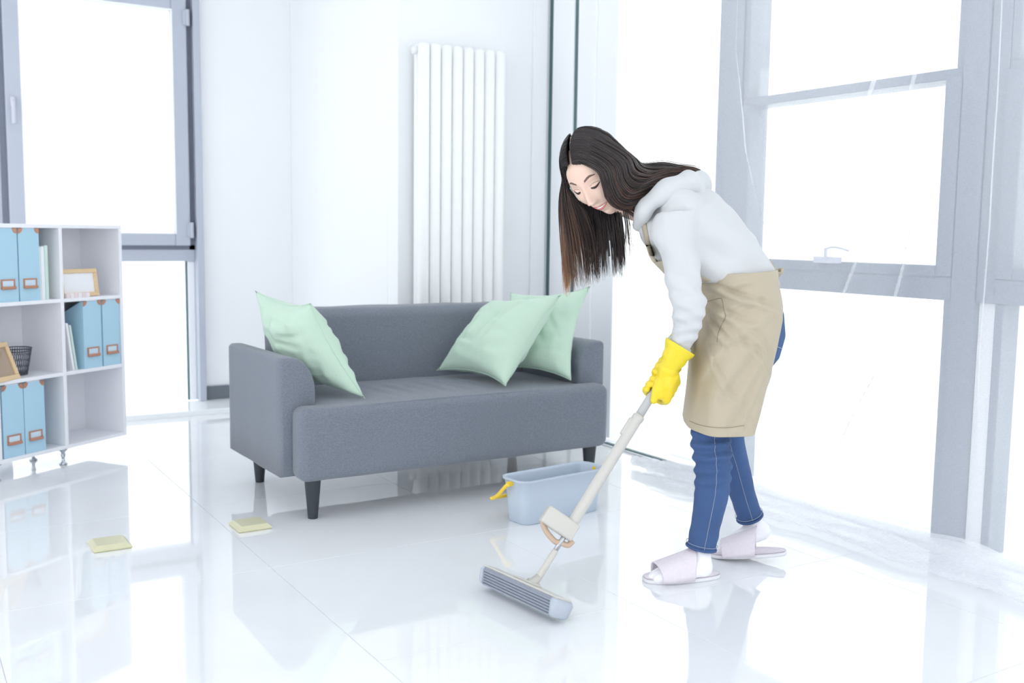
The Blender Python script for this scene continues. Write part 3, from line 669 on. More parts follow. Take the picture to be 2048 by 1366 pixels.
# ------------------------------------------------------------ mop
MP0 = at(1060, 1183, 2.81); MP1 = at(1306, 787, 3.03); MPD = (MP1-MP0).normalized()
MPTOP = MP1+MPD*0.17
def mop():
    t = thing('sponge_mop', 'off-white telescopic sponge mop with ribbed grey head held by the woman', 'mop', (1.50, 2.36, 0))
    O = V(1.50, 2.36, 0)
    def P(px, py):                        # nearest point of the pole axis to that picture point
        best = None
        for k in range(800):
            p = MP0+MPD*(k*0.001); v = p-EYE; z = v.dot(FW); x = 1024+FOC*v.dot(RT)/z; y = 683-FOC*v.dot(UPV)/z
            d = (x-px)**2+(y-py)**2
            if best is None or d < best[0]: best = (d, p)
        return best[1]-O
    a = P(1068, 1172); b = P(1108, 1098); c = P(1127, 1066); d = P(1143, 1045); e = P(1270, 840); f_ = P(1306, 787); tp = MPTOP-O
    bm = bmesh.new(); tube(bm, [a, a.lerp(b, 0.15), a.lerp(b, 0.97), b], [0.0085, 0.0105, 0.0095, 0.008], 18); obj('lower_tube', bm, M['mopbeige'], t, True)
    bm = bmesh.new(); tube(bm, [b-MPD*0.02, d], 0.0075, 16); obj('metal_tube', bm, M['mopmetal'], t, True)
    bm = bmesh.new(); tube(bm, [c, d, e, e+MPD*0.004, e+MPD*0.016, e+MPD*0.020], [0.014, 0.0165, 0.0165, 0.0185, 0.0185, 0.0145], 24); obj('grip_tube', bm, M['mopbeige'], t, True)
    bm = bmesh.new(); tube(bm, [e, f_, tp, tp+MPD*0.006], [0.0135, 0.0130, 0.0130, 0.009], 20); obj('upper_tube', bm, mat('light_grey_tube', srgb(186, 187, 188), 0.35), t, True)
    # latch on the collar
    side = MPD.cross(DH).normalized()
    if side.dot(RH) > 0: side = -side      # to the left in view
    nrm = MPD.cross(side).normalized()
    def fr_box(name, c0, u, v, w_, su, sv, sw, m, bev=0.004):
        mt = Matrix(((u.x, v.x, w_.x, c0.x), (u.y, v.y, w_.y, c0.y), (u.z, v.z, w_.z, c0.z), (0, 0, 0, 1)))
        return box(name, (-su, -sv, -sw), (su, sv, sw), m, t, bev, 3, True, mt)
    fr_box('latch', e-MPD*0.03+side*0.016, side, nrm, MPD, 0.006, 0.008, 0.03, M['mopbeige'])
    # squeeze collar: sleeve round the pole and a looped hand grip on the left
    cc = d-MPD*0.002
    fr_box('squeeze_collar', cc+side*0.032-MPD*0.020, side, nrm, MPD, 0.054, 0.021, 0.027, M['mopbeige'], 0.006)
    bm = bmesh.new(); cc = cc-MPD*0.014; L0 = cc+side*0.080-MPD*0.026
    tube(bm, spline([L0, cc+side*0.058-MPD*0.044, cc+side*0.030-MPD*0.054, cc+side*0.012-MPD*0.056, cc-MPD*0.05, cc-side*0.022-MPD*0.045, cc-side*0.028-MPD*0.026], 24), 0.0065, 10, flat=1.4); obj('squeeze_lever', bm, M['mopunder'], t, True)
    # head: top plate, ribbed sponge, pivot
    aL = V(1.484, 2.524, 0); aR = V(1.519, 2.194, 0); ax = (aR-aL).normalized(); cr = V(ax.y, -ax.x, 0)   # cr: towards the camera side (-X)
    if cr.x > 0: cr = -cr
    hc = (aL+aR)/2-O+V(0.0, 0, 0); hl = (aR-aL).length/2
    tilt = 0.18
    upv = (V(0, 0, 1)*math.cos(tilt)+cr*-math.sin(tilt)*-0.0).normalized()
    TH = math.radians(24)
    cr2 = cr*math.cos(TH)+V(0, 0, 1)*math.sin(TH); up2 = V(0, 0, 1)*math.cos(TH)-cr*math.sin(TH)
    hc = hc+V(0, 0, 0.012)
    def hp(u, w_, z): return hc+ax*u+cr2*w_+up2*z
    prof = []                              # (w, z) outline with ribs on the two long faces
    def rib(w0, z0, w1, z1, n_):
        out = []
        for k in range(n_):
            f0_, f1_, f2_, f3_ = k/n_, (k+0.2)/n_, (k+0.68)/n_, (k+0.88)/n_
            dx, dz = w1-w0, z1-z0; L = math.hypot(dx, dz); nx_, nz_ = dz/L, -dx/L
            for ff, dep in ((f0_, -0.005), (f1_, 0), (f2_, 0), (f3_, -0.005)): out.append((w0+dx*ff+nx_*dep, z0+dz*ff+nz_*dep))
        return out
    prof = rib(0.022, 0.001, 0.041, 0.048, 6)
    prof += [(0.037, 0.053), (-0.033, 0.053)]
    prof += [(-w_, z) for (w_, z) in reversed(rib(0.022, 0.001, 0.037, 0.048, 6))]
    bm = bmesh.new(); rings = []
    for u in (-hl+0.012, hl-0.012): rings.append([bm.verts.new(hp(u, w_, z)) for w_, z in prof])
    n_ = len(prof)
    for k in range(n_): bm.faces.new((rings[0][k], rings[0][(k+1) % n_], rings[1][(k+1) % n_], rings[1][k]))
    bm.faces.new(rings[0][::-1]); bm.faces.new(rings[1]); obj('sponge_head', bm, M['sponge'], t)
    for s in (-1, 1):
        bm = bmesh.new(); pr = [(0.018, 0.001), (0.030, 0.006), (0.041, 0.046), (0.036, 0.053), (-0.033, 0.053), (-0.038, 0.046), (-0.030, 0.006), (-0.018, 0.001)]
        r1_ = [bm.verts.new(hp(s*(hl-0.012), w_, z)) for w_, z in pr]; r2_ = [bm.verts.new(hp(s*(hl), w_*0.96, 0.002+z*0.96)) for w_, z in pr]; r3_ = [bm.verts.new(hp(s*(hl+0.010), w_*0.78, 0.008+z*0.78)) for w_, z in pr]
        for p, q in ((r1_, r2_), (r2_, r3_)):
            for k in range(8): bm.faces.new((p[k], p[(k+1) % 8], q[(k+1) % 8], q[k]))
        bm.faces.new(r3_); bm.faces.new(r1_[::-1]); obj('sponge_end', bm, M['spongeend'], t, True)
    mt = Matrix(((ax.x, cr2.x, up2.x, hc.x), (ax.y, cr2.y, up2.y, hc.y), (ax.z, cr2.z, up2.z, hc.z), (0, 0, 0, 1)))
    box('head_plate', (-hl, -0.028, 0.052), (hl, 0.034, 0.059), M['mopbeige'], t, 0.003, 2, False, mt)
    box('head_ridge', (-0.05, -0.014, 0.058), (0.05, 0.016, 0.064), M['mopbeige'], t, 0.004, 2, False, mt)
    pv = hp(0.0, 0.0, 0.062); pv2 = a
    bm = bmesh.new(); tube(bm, [pv-V(0, 0, 0.004), pv.lerp(pv2, 0.6), pv2+MPD*0.03], [0.014, 0.013, 0.0115], 14); obj('head_joint', bm, M['mopbeige'], t, True)
    for s in (-1, 1):
        bm = bmesh.new(); q = pv2+MPD*0.005+ax*0.014*s; tube(bm, [q-ax*0.005, q+ax*0.005], 0.007, 12); obj('pivot_pin', bm, M['mopbeige'], t)
mop()

# ------------------------------------------------------------ curtain
def curtain():
    XCU = XG-0.19
    def ptc(px, py): d = ray(px, py); return EYE+d*(XCU/d.x)
    top = ZC-0.02
    folds = []                             # (polyline of (z -> y), width, strength)
    def fold(pts, wd, st, z0=-1, z1=9): P_ = [ptc(*q) for q in pts]; P_.sort(key=lambda p: p.z); folds.append(([p.z for p in P_], [p.y for p in P_], wd, st, z0, z1))
    fold([(1840, -160), (1803, 0), (1749, 173), (1712, 300), (1662, 400), (1632, 470)], 0.026, 1.0, 0.95)
    fold([(1915, -160), (1873, 0), (1824, 173), (1785, 300), (1747, 436), (1715, 530), (1681, 609), (1640, 740), (1580, 860)], 0.021, 1.05, 0.3)
    fold([(1882, 180), (1873, 262), (1845, 400), (1808, 525), (1784, 604), (1750, 740), (1680, 880), (1600, 960)], 0.019, 0.95, 0.15, 1.5)
    fold([(1450, -100), (1440, 100), (1438, 260), (1450, 420), (1480, 560)], 0.03, 0.6, 0.6)
    fold([(1480, -100), (1472, 100), (1490, 300), (1530, 460)], 0.03, 0.6, 0.8)
    fold([(2010, -100), (2000, 200), (1985, 450), (1960, 700)], 0.03, 0.6, 0.3)
    yl = 3.145; yr = 0.4; nu, nv = 900, 120; vs = []
    for j in range(nv+1):
        v = j/nv
        if v < 0.80: z = top+(0.05-top)*(v/0.80); xo = 0; 
        else: z = None
        for i in range(nu+1):
            u = i/nu; zz = z if z is not None else 0.05
            gather = 0
            y = yl+(yr-yl)*u
            # lower left corner is dragged along the floor to the left
            low = max(0, 1-zz/0.9)
            y += 0.18*low**2*math.exp(-u*9)+0.06*low*math.exp(-u*5)
            x = XCU+0.010*math.sin(y*11+1.3*math.sin(zz*1.3))+0.008*math.sin(y*23+zz)
            x += 0.02*noise.noise(V(y*3, zz*1.2, 0))
            for (fz, fy, wd, st, z0, z1) in folds:
                if zz < z0-0.3 or zz > z1+0.3: continue
                fade = min(1, max(0, (zz-z0)/0.3+0.0)) if z0 > 0 else 1
                fade *= min(1, max(0, (z1-zz)/0.3))
                yc = float(np.interp(zz, fz, fy)); s = (y-yc)/wd
                if abs(s) < 3.5:
                    g = math.exp(-s*s); y -= 2.3*wd*st*fade*s*g; x -= 0.6*st*fade*wd*math.exp(-s*s*0.8)
            if z is None:
                f = (v-0.80)/0.20          # pooled hem: out over the floor, rolled back on itself
                wob = 0.5+0.5*math.sin(y*7+1)+0.4*noise.noise(V(y*9, 0, 5))
                reach = 0.10+0.05*wob
                if f < 0.5:
                    g = f/0.5; x -= reach*g; zz = 0.05-0.035*math.sin(g*PI/2)+0.022*math.sin(g*PI*3+y*15)**2*(1-g)+0.012*abs(noise.noise(V(y*14, g*3, 2)))
                elif f < 0.72:
                    g = (f-0.5)/0.22; a_ = -PI/2+PI*0; x -= reach+0.014*math.sin(g*PI); zz = 0.017-0.012*math.cos(g*PI)*-1*0.0+0.004+0.014*(1-math.cos(g*PI))/2+0.008*abs(noise.noise(V(y*12, 1, 2)))
                else:
                    g = (f-0.72)/0.28; x -= reach*(1-0.75*g); zz = 0.036+0.014*math.sin(y*19+g*4)*g+0.016*g+0.012*noise.noise(V(y*16, g*4, 8))
                zz = max(0.004, zz)
            vs.append((x, y, zz))
    fs = []
    for j in range(nv):
        for i in range(nu): a = j*(nu+1)+i; fs.append((a, a+1, a+nu+2, a+nu+1))
    t = thing('curtain', 'floor-length sheer white voile curtain across the right-hand windows', 'curtain', (XCU, 1.9, 0))
    vs = [(x-XCU, y-1.9, z) for x, y, z in vs]
    pyobj('curtain_cloth', vs, fs, M['sheer'], t)
    # crumpled corner lying on the floor
    rs = random.Random(4); bm = bmesh.new()
    n1, n2 = 60, 26; g = []
    for i in range(n1+1):
        row = []
        for j in range(n2+1):
            u = i/n1; v = j/n2
            c0 = V(2.97, 3.02, 0).lerp(V(2.865, 3.565, 0), u)
            wd = 0.10*(1-0.35*u)*(0.35+0.65*math.sqrt(max(0, 1-(u*1.0)**6)))
            a = 2*PI*v*3.2
            rr_ = wd*(0.45+0.35*v)
            p = c0+V(-math.cos(a)*rr_, 0.1*math.sin(a)*rr_+0.02*noise.noise(V(u*8, v*8, 1)), 0.035+0.030*math.sin(a)*(1-0.3*u)+0.016*noise.noise(V(u*11, v*5, 2)))
            p.z = max(0.003, p.z); row.append(bm.verts.new(p-V(XCU, 1.9, 0)))
        g.append(row)
    for i in range(n1):
        for j in range(n2): bm.faces.new((g[i][j], g[i+1][j], g[i+1][j+1], g[i][j+1]))
    obj('hem_corner', bm, M['sheer'], t, True)
    bm = bmesh.new(); n1, n2 = 260, 40; g = []       # rolled surplus of the cloth along the floor
    for i in range(n1+1):
        row = []
        for j in range(n2+1):
            u = i/n1; v = j/n2; y = 3.02-2.4*u; a = 2*PI*v*1.7+0.6*math.sin(y*6)
            x0_ = 2.90-0.02*math.sin(y*5+1)-0.012*(3.02-y); rr_ = (0.030+0.024*v)*(1+0.25*noise.noise(V(y*5, v*2, 7))) * min(1, 0.35+u*14)
            p = V(x0_-math.cos(a)*rr_*1.25, y, 0.046+math.sin(a)*rr_*0.8+0.014*noise.noise(V(y*4, v*3, 3))); p.z = max(0.003, p.z); row.append(bm.verts.new(p-V(XCU, 1.9, 0)))
        g.append(row)
    for i in range(n1):
        for j in range(n2): bm.faces.new((g[i][j], g[i+1][j], g[i+1][j+1], g[i][j+1]))
    obj('rolled_hem', bm, M['sheer'], t, True)
    bm = bmesh.new(); tube(bm, [(0, -1.6, ZC-0.01), (0, 1.3, ZC-0.01)], 0.012, 10); obj('curtain_rail', bm, M['framelight'], t)
curtain()

# ------------------------------------------------------------ the woman
def person():
    t = thing('person', 'woman with long dark hair in white hoodie and beige apron, bending over a mop', 'person', (2.25, 2.36, 0))
    O = V(2.25, 2.36, 0)
    def A_(px, py, d): return at(px, py, d)-O
    # ---- torso rings shared by hoodie, apron bib and body
    TR = [(A_(1557, 590, 3.19), A_(1408, 572, 3.17), 0.176), (A_(1546, 548, 3.19), A_(1398, 560, 3.17), 0.172), (A_(1531, 514, 3.18), A_(1372, 566, 3.16), 0.165), (A_(1508, 470, 3.17), A_(1343, 556, 3.15), 0.165),
          (A_(1468, 424, 3.17), A_(1312, 524, 3.14), 0.178), (A_(1430, 388, 3.16), A_(1290, 485, 3.14), 0.172), (A_(1398, 362, 3.16), A_(1277, 450, 3.14), 0.120), (A_(1370, 356, 3.16), A_(1274, 430, 3.14), 0.07)]
    def scale_ring(r, s, hw=None): b, f, h = r; c = (b+f)/2; return (c+(b-c)*s, c+(f-c)*s, h*(hw or s))
    # ---- arms
    armN = [A_(1352, 428, 3.01), A_(1353, 480, 2.99), A_(1362, 540, 2.97), A_(1379, 600, 2.965), A_(1373, 645, 2.985), A_(1357, 700, 3.005)]
    armF = [A_(1350, 432, 3.30), A_(1355, 490, 3.30), A_(1368, 560, 3.28), A_(1380, 610, 3.24), A_(1372, 650, 3.18), A_(1354, 690, 3.12)]
    handN = A_(1318, 765, 3.02)
    # ---- legs
    legN = [A_(1482, 600, 3.11), A_(1462, 690, 3.10), A_(1441, 790, 3.10), A_(1422, 866, 3.08), A_(1426, 925, 3.055), A_(1424, 975, 3.055), A_(1414, 1035, 3.055), A_(1402, 1096, 3.055)]
    legF = [A_(1488, 610, 3.27), A_(1478, 700, 3.27), A_(1462, 790, 3.25), A_(1452, 868, 3.24), A_(1468, 930, 3.27), A_(1484, 985, 3.30), A_(1500, 1035, 3.32)]
    # ---- head frame (hr = her right, hu = up, hf = face direction)
    def W(a, b, c): return RH*a+V(0, 0, 1)*b-DH*c
    hu = W(-0.54, 0.79, 0.29).normalized(); hr = W(-0.72, -0.30, -0.63); hr = (hr-hu*hr.dot(hu)).normalized(); hf = hu.cross(hr).normalized()
    S = 1.07
    eye_mid = A_(1172, 378, 3.045); HC = eye_mid-hf*0.084*S
    HM = Matrix(((hr.x*S, hf.x*S, hu.x*S, HC.x), (hr.y*S, hf.y*S, hu.y*S, HC.y), (hr.z*S, hf.z*S, hu.z*S, HC.z), (0, 0, 0, 1)))
    G = lambda v, s: math.exp(-(v/s)**2)
    def sm(x): x = max(0, min(1, x)); return x*x*(3-2*x)
    def headpt(th, ph):                    # th: 0 top..pi bottom ; ph: angle, 0 = face
        x = math.sin(th)*math.sin(ph); y = math.sin(th)*math.cos(ph); z = math.cos(th)
        X, Y, Z = 0.073*x, (0.092 if y > 0 else 0.098)*y, 0.116*z
        if y > 0: Y = 0.092*(y**0.85 if y > 1e-6 else 0)
        low = sm(-Z/0.112)
        X *= 1-0.36*low**1.2; X *= 1+0.05*G(Z+0.02, 0.03)
        if y < 0: Y *= 1-0.50*low
        Y -= 0.012*sm((-Z-0.02)/0.09)*(1 if y > 0 else 0)
        if y > 0:
            a = abs(X); f = sm(y*1.6-0.2)
            d = 0
            d += 0.006*G(Z-0.055, 0.035)*G(a, 0.05)                 # forehead
            d += 0.003*G(Z-0.024, 0.010)*G(a-0.028, 0.02)           # brow ridge
            d -= 0.008*G(Z-0.004, 0.014)*G(a-0.030, 0.018)          # sockets
            d += 0.0062*G(Z-0.000, 0.0095)*G(a-0.031, 0.0125)       # lids
            zz = (0.012-Z)/0.052
            if -0.2 < zz < 1.25: d += (0.004+0.017*sm(zz)**1.3)*G(a, 0.0075+0.004*sm(zz))*sm((1.22-zz)/0.22)*sm((zz+0.2)/0.3)
            d += 0.0085*G(Z+0.041, 0.0065)*G(a-0.0105, 0.0055)      # nostril wings
            d += 0.0045*G(Z+0.033, 0.018)*G(a-0.038, 0.017)         # smiling cheeks
            d += 0.0050*G(Z+0.066, 0.013)*G(a, 0.022)               # mouth mound
            d -= 0.0035*G(Z+0.0655, 0.0022)*G(a, 0.019)             # mouth line
            d -= 0.0030*G(Z+0.084, 0.005)*G(a, 0.016)
            d -= 0.003*G(Z+0.062, 0.010)*G(a-0.030, 0.005)          # corners
            d += 0.014*G(Z+0.106, 0.016)*G(a, 0.020)                # chin
            Y += d*f
        if Y > 0: Z *= 1+0.09*low*sm(Y/0.04)
        return V(X, Y, Z)
    bm = bmesh.new(); n1, n2 = 150, 200; rows = []
    for i in range(1, n1):
        th = PI*i/n1; rows.append([bm.verts.new(HM @ headpt(th, PI*2*(j/n2)+0)) for j in range(n2)])
    top = bm.verts.new(HM @ headpt(0, 0)); bot = bm.verts.new(HM @ headpt(PI, 0))
    for a, b in zip(rows, rows[1:]):
        for j in range(n2): bm.faces.new((a[j], a[(j+1) % n2], b[(j+1) % n2], b[j]))
    for j in range(n2): bm.faces.new((top, rows[0][(j+1) % n2], rows[0][j])); bm.faces.new((bot, rows[-1][j], rows[-1][(j+1) % n2]))
    bmesh.ops.recalc_face_normals(bm, faces=bm.faces[:]); bvh = BVHTree.FromBMesh(bm)
    def face(x, z, off=0.0005):            # point on the face skin, seen from the front
        o_ = HM @ V(x, 0.3, z); hit = bvh.ray_cast(o_, -hf)
        return (hit[0]+hf*off) if hit[0] is not None else HM @ V(x, 0.09, z)
    head_me = bpy.data.meshes.new('head_src'); bm.to_mesh(head_me); bm.free()
    # ---- body under the clothes: one continuous surface (voxel fused), then the head joined into the same mesh
    bm = bmesh.new()
    vs, fs = ringloft([scale_ring(r, 0.70) for r in TR[:7]], 28); addpy(bm, vs, fs)
    capsule(bm, spline(armN[1:], 14), lerps([0.042, 0.040, 0.038, 0.036, 0.032, 0.026], 14)); capsule(bm, spline(armF[1:], 14), lerps([0.046, 0.042, 0.038, 0.036, 0.032, 0.026], 14))
    capsule(bm, [armN[-1], A_(1342, 726, 3.01), A_(1334, 750, 3.01)], [0.026, 0.024, 0.024]); capsule(bm, [armF[-1], A_(1341, 712, 3.09), A_(1336, 728, 3.08)], [0.026, 0.024, 0.022])
    capsule(bm, spline(legN[:8], 18), lerps([0.070, 0.068, 0.058, 0.050, 0.047, 0.044, 0.036, 0.030], 18)); capsule(bm, spline(legF, 16), lerps([0.085, 0.080, 0.062, 0.050, 0.046, 0.038, 0.030], 16))
    capsule(bm, [A_(1505, 600, 3.18), A_(1490, 640, 3.18)], [0.075, 0.075])
    heelN = A_(1410, 1138, 3.04); toeN = A_(1312, 1152, 3.02); heelF = A_(1516, 1072, 3.33); toeF = A_(1446, 1100, 3.31)
    capsule(bm, [legN[-1], A_(1403, 1122, 3.045), heelN], [0.031, 0.026, 0.018]); capsule(bm, [heelN, heelN.lerp(toeN, 0.5)+V(0, 0, 0.008), toeN], [0.017, 0.016, 0.008])
    capsule(bm, [legF[-1], A_(1507, 1052, 3.325), heelF], [0.029, 0.025, 0.018]); capsule(bm, [heelF, heelF.lerp(toeF, 0.5), toeF], [0.017, 0.016, 0.008])
    capsule(bm, [HM @ V(0, -0.02, -0.05), HM @ V(0, -0.035, -0.11), (TR[5][0]+TR[5][1])/2], [0.050, 0.050, 0.062])
    body = evalmesh(bm, [('REMESH', dict(mode='VOXEL', voxel_size=0.007, use_smooth_shade=True)), ('SMOOTH', dict(factor=0.5, iterations=5))], 'body')
    bm = bmesh.new(); bm.from_mesh(body); bm.from_mesh(head_me); bpy.data.meshes.remove(body); bpy.data.meshes.remove(head_me)
    bd = obj('body', bm, M['skin'], t, True)
    # ---- face details
    def strip(name, up, lo, m, par, off=0.0008):
        bm = bmesh.new(); a = [bm.verts.new(face(x, z, off)) for x, z in up]; b = [bm.verts.new(face(x, z, off)) for x, z in lo]
        for i in range(len(a)-1): bm.faces.new((a[i], a[i+1], b[i+1], b[i]))
        a2 = [bm.verts.new(v.co-hf*0.002) for v in a]; b2 = [bm.verts.new(v.co-hf*0.002) for v in b]
        for i in range(len(a)-1): bm.faces.new((a[i], a2[i], a2[i+1], a[i+1])); bm.faces.new((b[i], b[i+1], b2[i+1], b2[i]))
        return obj(name, bm, m, par, True)
    for s in (-1, 1):
        n = 16; up = []; lo = []
        for i in range(n+1):
            f = i/n; x = s*(0.0135+0.031*f); z = 0.0245+0.0075*math.sin(min(1, f*1.12)*PI*0.62)-0.004*max(0, f-0.6)*2; th = 0.0050*(1-abs(f-0.35)**1.5*1.2)
            up.append((x, z+th*0.6)); lo.append((x, z-th*0.7))
        strip('eyebrow', up, lo, M['brow'], bd, 0.0006)
        up = []; lo = []
        for i in range(n+1):               # lowered lids: a soft downward lash arc
            f = i/n; x = s*(0.0185+0.0275*f); z = -0.0015-0.0050*math.sin(f*PI)+0.0045*f; th = 0.0036*math.sin(PI*min(1, 0.08+f*0.9))**0.7+0.0006
            up.append((x, z+th*0.8)); lo.append((x, z-th*0.7))
        strip('eyelash', up, lo, M['lash'], bd, 0.0009)
        up = []; lo = []
        for i in range(n+1):               # lid crease
            f = i/n; x = s*(0.0180+0.028*f); z = 0.0055-0.0010+0.0035*math.sin(f*PI); up.append((x, z+0.0005)); lo.append((x, z-0.0004))
        strip('lid_crease', up, lo, M['brow'], bd, 0.0004)
        up = []; lo = []
        for i in range(7):
            f = i/6; x = s*(0.0050+0.0055*f); z = -0.0465+0.0015*math.sin(f*PI); up.append((x, z+0.0010*math.sin(PI*f)+0.0002)); lo.append((x, z-0.0010*math.sin(PI*f)))
        strip('nostril', up, lo, M['brow'], bd, 0.0003)
    n = 28
    def mz(f): return -0.0630-0.0045*math.cos((f-0.5)*PI)+0.0         # smile curve: corners up
    X_ = lambda f: -0.0265+0.053*f
    up = []; lo = []
    for i in range(n+1):
        f = i/n; e = math.sin(PI*f)**0.7; cup = 0.0012*G(f-0.5, 0.07); up.append((X_(f), mz(f)+0.0046*e-cup)); lo.append((X_(f), mz(f)+0.0012*e))
    strip('upper_lip', up, lo, M['lip'], bd, 0.0014)
    up = []; lo = []
    for i in range(n+1):
        f = i/n; e = math.sin(PI*f)**0.8; up.append((X_(f), mz(f)-0.0052*e)); lo.append((X_(f), mz(f)-0.0118*e))
    strip('lower_lip', up, lo, M['lip'], bd, 0.0016)
    up = []; lo = []
    for i in range(n+1):
        f = i/n; e = math.sin(PI*f)**0.8; up.append((X_(f)*0.9, mz(f)+0.0016*e)); lo.append((X_(f)*0.9, mz(f)-0.0054*e))
    strip('teeth', up, lo, M['tooth'], bd, 0.0008)
    for s in (-1, 1):                      # ears
        bm = bmesh.new(); c = HM @ V(s*0.075, -0.006, -0.008)
        tube(bm, [c+hr*s*0.006*math.sin(k/20*2*PI*0.5)+hf*0.014*math.cos(k/20*2*PI)+hu*(0.028*math.sin(k/20*2*PI)) for k in range(21)], 0.0055, 8, False)
        capsule(bm, [c-hu*0.018, c+hu*0.018], [0.009, 0.012], 10); obj('ear', bm, M['skin'], bd, True)
    # ---- jeans
    def wr(sc, am, st=(1, 1, 1), sd=0): return lambda p: am*noise.noise(V(p.x*sc*st[0]+sd, p.y*sc*st[1], p.z*sc*st[2]))
    bm = bmesh.new()
    vs, fs = ringloft([(A_(1548, 575, 3.19), A_(1415, 575, 3.17), 0.160), (A_(1562, 625, 3.19), A_(1412, 620, 3.17), 0.168), (A_(1564, 668, 3.19), A_(1415, 670, 3.16), 0.172), (A_(1552, 710, 3.19), A_(1420, 705, 3.16), 0.165), (A_(1530, 735, 3.19), A_(1425, 720, 3.16), 0.15)], 36); addpy(bm, vs, fs)
    tube(bm, spline(legN, 26), lerps([0.084, 0.082, 0.068, 0.0610, 0.057, 0.054, 0.046, 0.045], 26), 20)
    tube(bm, spline(legF, 24), lerps([0.084, 0.082, 0.070, 0.056, 0.050, 0.042, 0.043], 24), 20)
    kn = A_(1420, 905, 3.02)
    def jd(p):
        q = p.z; near = (p-kn).length
        a = 0.0022*noise.noise(V(p.x*14, p.y*14, p.z*10))
        if near < 0.16:
            w_ = max(0, 1-near/0.17)*max(0, min(1, (A_(1420, 850, 3.08).z-q)/0.03)); a += 0.0085*w_*math.sin(q*165+5*noise.noise(V(p.x*8, p.y*8, 1))*1.2)
        a += 0.0025*math.sin(q*120+p.x*20)*max(0, 1-q/0.22)
        return a
    jn = fused('jeans', bm, M['jeans'], t, 0.006, 4, jd)
    for pts, rr in ((legN, 0.0475), (legF, 0.0450)):
        T_ = (pts[-1]-pts[-2]).normalized(); c = pts[-1]-T_*0.003; nn = T_.cross(V(0, 1, 0)).normalized(); bb = T_.cross(nn)
        for off, r_, m_, k_ in ((0.0, 0.0042, M['jeans'], 'hem'), (0.012, 0.0009, M['thread'], 'hem_stitch')):
            bm = bmesh.new(); R2 = rr-0.0025 if k_ == 'hem' else rr+0.0008
            tube(bm, [c-T_*off+nn*R2*math.cos(2*PI*k/32)+bb*R2*math.sin(2*PI*k/32) for k in range(33)], r_, 8, False); obj(k_, bm, m_, jn, True)
    jb = BVHTree.FromPolygons([v.co for v in jn.data.vertices], [p.vertices[:] for p in jn.data.polygons])
    for pts, x0 in ((legN, 0), (legF, 0)):   # outer side seams
        pth = []
        for p in spline(pts[2:], 60):
            h = jb.ray_cast(p-DH*0.3, DH)
            if h[0] is not None: pth.append(h[0]-DH*0.0006+RH*0.0)
        bm = bmesh.new(); tube(bm, pth, 0.0009, 5); obj('side_seam', bm, M['thread'], jn)
    # back pocket edge and yoke seam that show beside the apron
    for (y0_, y1_) in ((594, 596), (622, 620), (690, 698)):
        pth = []
        for k in range(14):
            o_ = A_(1545+1.6*k, y0_+(y1_-y0_)*k/13, 2.9); h = jb.ray_cast(o_, (o_+O-EYE).normalized())
            if h[0] is not None: pth.append(h[0]-DH*0.0006)
        if len(pth) > 3: bm = bmesh.new(); tube(bm, pth, 0.0013, 5); obj('pocket_stitch', bm, M['thread'], jn)
    # ---- hoodie
    bm = bmesh.new(); vs, fs = ringloft(TR, 40, 2.2); addpy(bm, vs, fs)
    tube(bm, spline(armN, 24), lerps([0.066, 0.064, 0.055, 0.051, 0.041, 0.037], 24), 20); tube(bm, spline(armF, 24), lerps([0.066, 0.062, 0.053, 0.048, 0.041, 0.036], 24), 20)
    capsule(bm, [A_(1362, 420, 3.04), A_(1356, 418, 3.28)], [0.072, 0.072])
    def hd(p):
        a = 0.009*noise.noise(V(p.x*6, p.y*6, p.z*9))+0.004*noise.noise(V(p.x*16, p.y*16, p.z*22))
        # drape folds running from the shoulder to the waist, and sleeve creases
        a += 0.0055*math.sin((p.z*38+(p.dot(RH))*26)+3*noise.noise(V(p.x*5, p.y*5, p.z*5)))
        e_ = (p-armN[3]).length; f_ = (p-armN[4]).length
        a += 0.005*max(0, 1-e_/0.13)*math.sin(p.z*130+p.dot(RH)*50+3*noise.noise(p*9))+0.004*max(0, 1-f_/0.12)*math.sin(p.z*170-p.dot(RH)*40)
        return a
    ho = fused('hoodie', bm, M['hoodie'], t, 0.0065, 6, hd)
    bm = bmesh.new()
    hoodp = spline([A_(1277, 452, 3.12), A_(1283, 430, 3.06), A_(1303, 404, 3.03), A_(1338, 382, 3.03), A_(1376, 368, 3.07), A_(1394, 370, 3.16), A_(1382, 374, 3.25), A_(1340, 392, 3.29), A_(1300, 420, 3.26), A_(1280, 448, 3.18), A_(1277, 452, 3.12)], 44)
    tube(bm, hoodp, lerps([0.020, 0.026, 0.032, 0.037, 0.040, 0.044, 0.040, 0.034, 0.028, 0.022, 0.020], 44), 16)
    capsule(bm, [A_(1384, 382, 3.10), A_(1388, 384, 3.2)], [0.045, 0.045])
    def hd2(p): return 0.004*noise.noise(V(p.x*9, p.y*9, p.z*9))+0.004*math.sin(p.dot(RH)*60+p.z*50+4*noise.noise(p*7))
    fused('hood', bm, M['hoodie'], ho, 0.0055, 5, hd2)
    for arm, r_ in ((armN, 0.036), (armF, 0.036)):
        T_ = (arm[-1]-arm[-2]).normalized(); bm = bmesh.new(); tube(bm, [arm[-1]-T_*0.012, arm[-1]-T_*0.008, arm[-1]+T_*0.022, arm[-1]+T_*0.026], [0.031, 0.036, 0.033, 0.030], 22); obj('cuff', bm, M['hoodie'], ho, True)
    hb = BVHTree.FromPolygons([v.co for v in ho.data.vertices], [p.vertices[:] for p in ho.data.polygons])
    # ---- apron
    ap = []
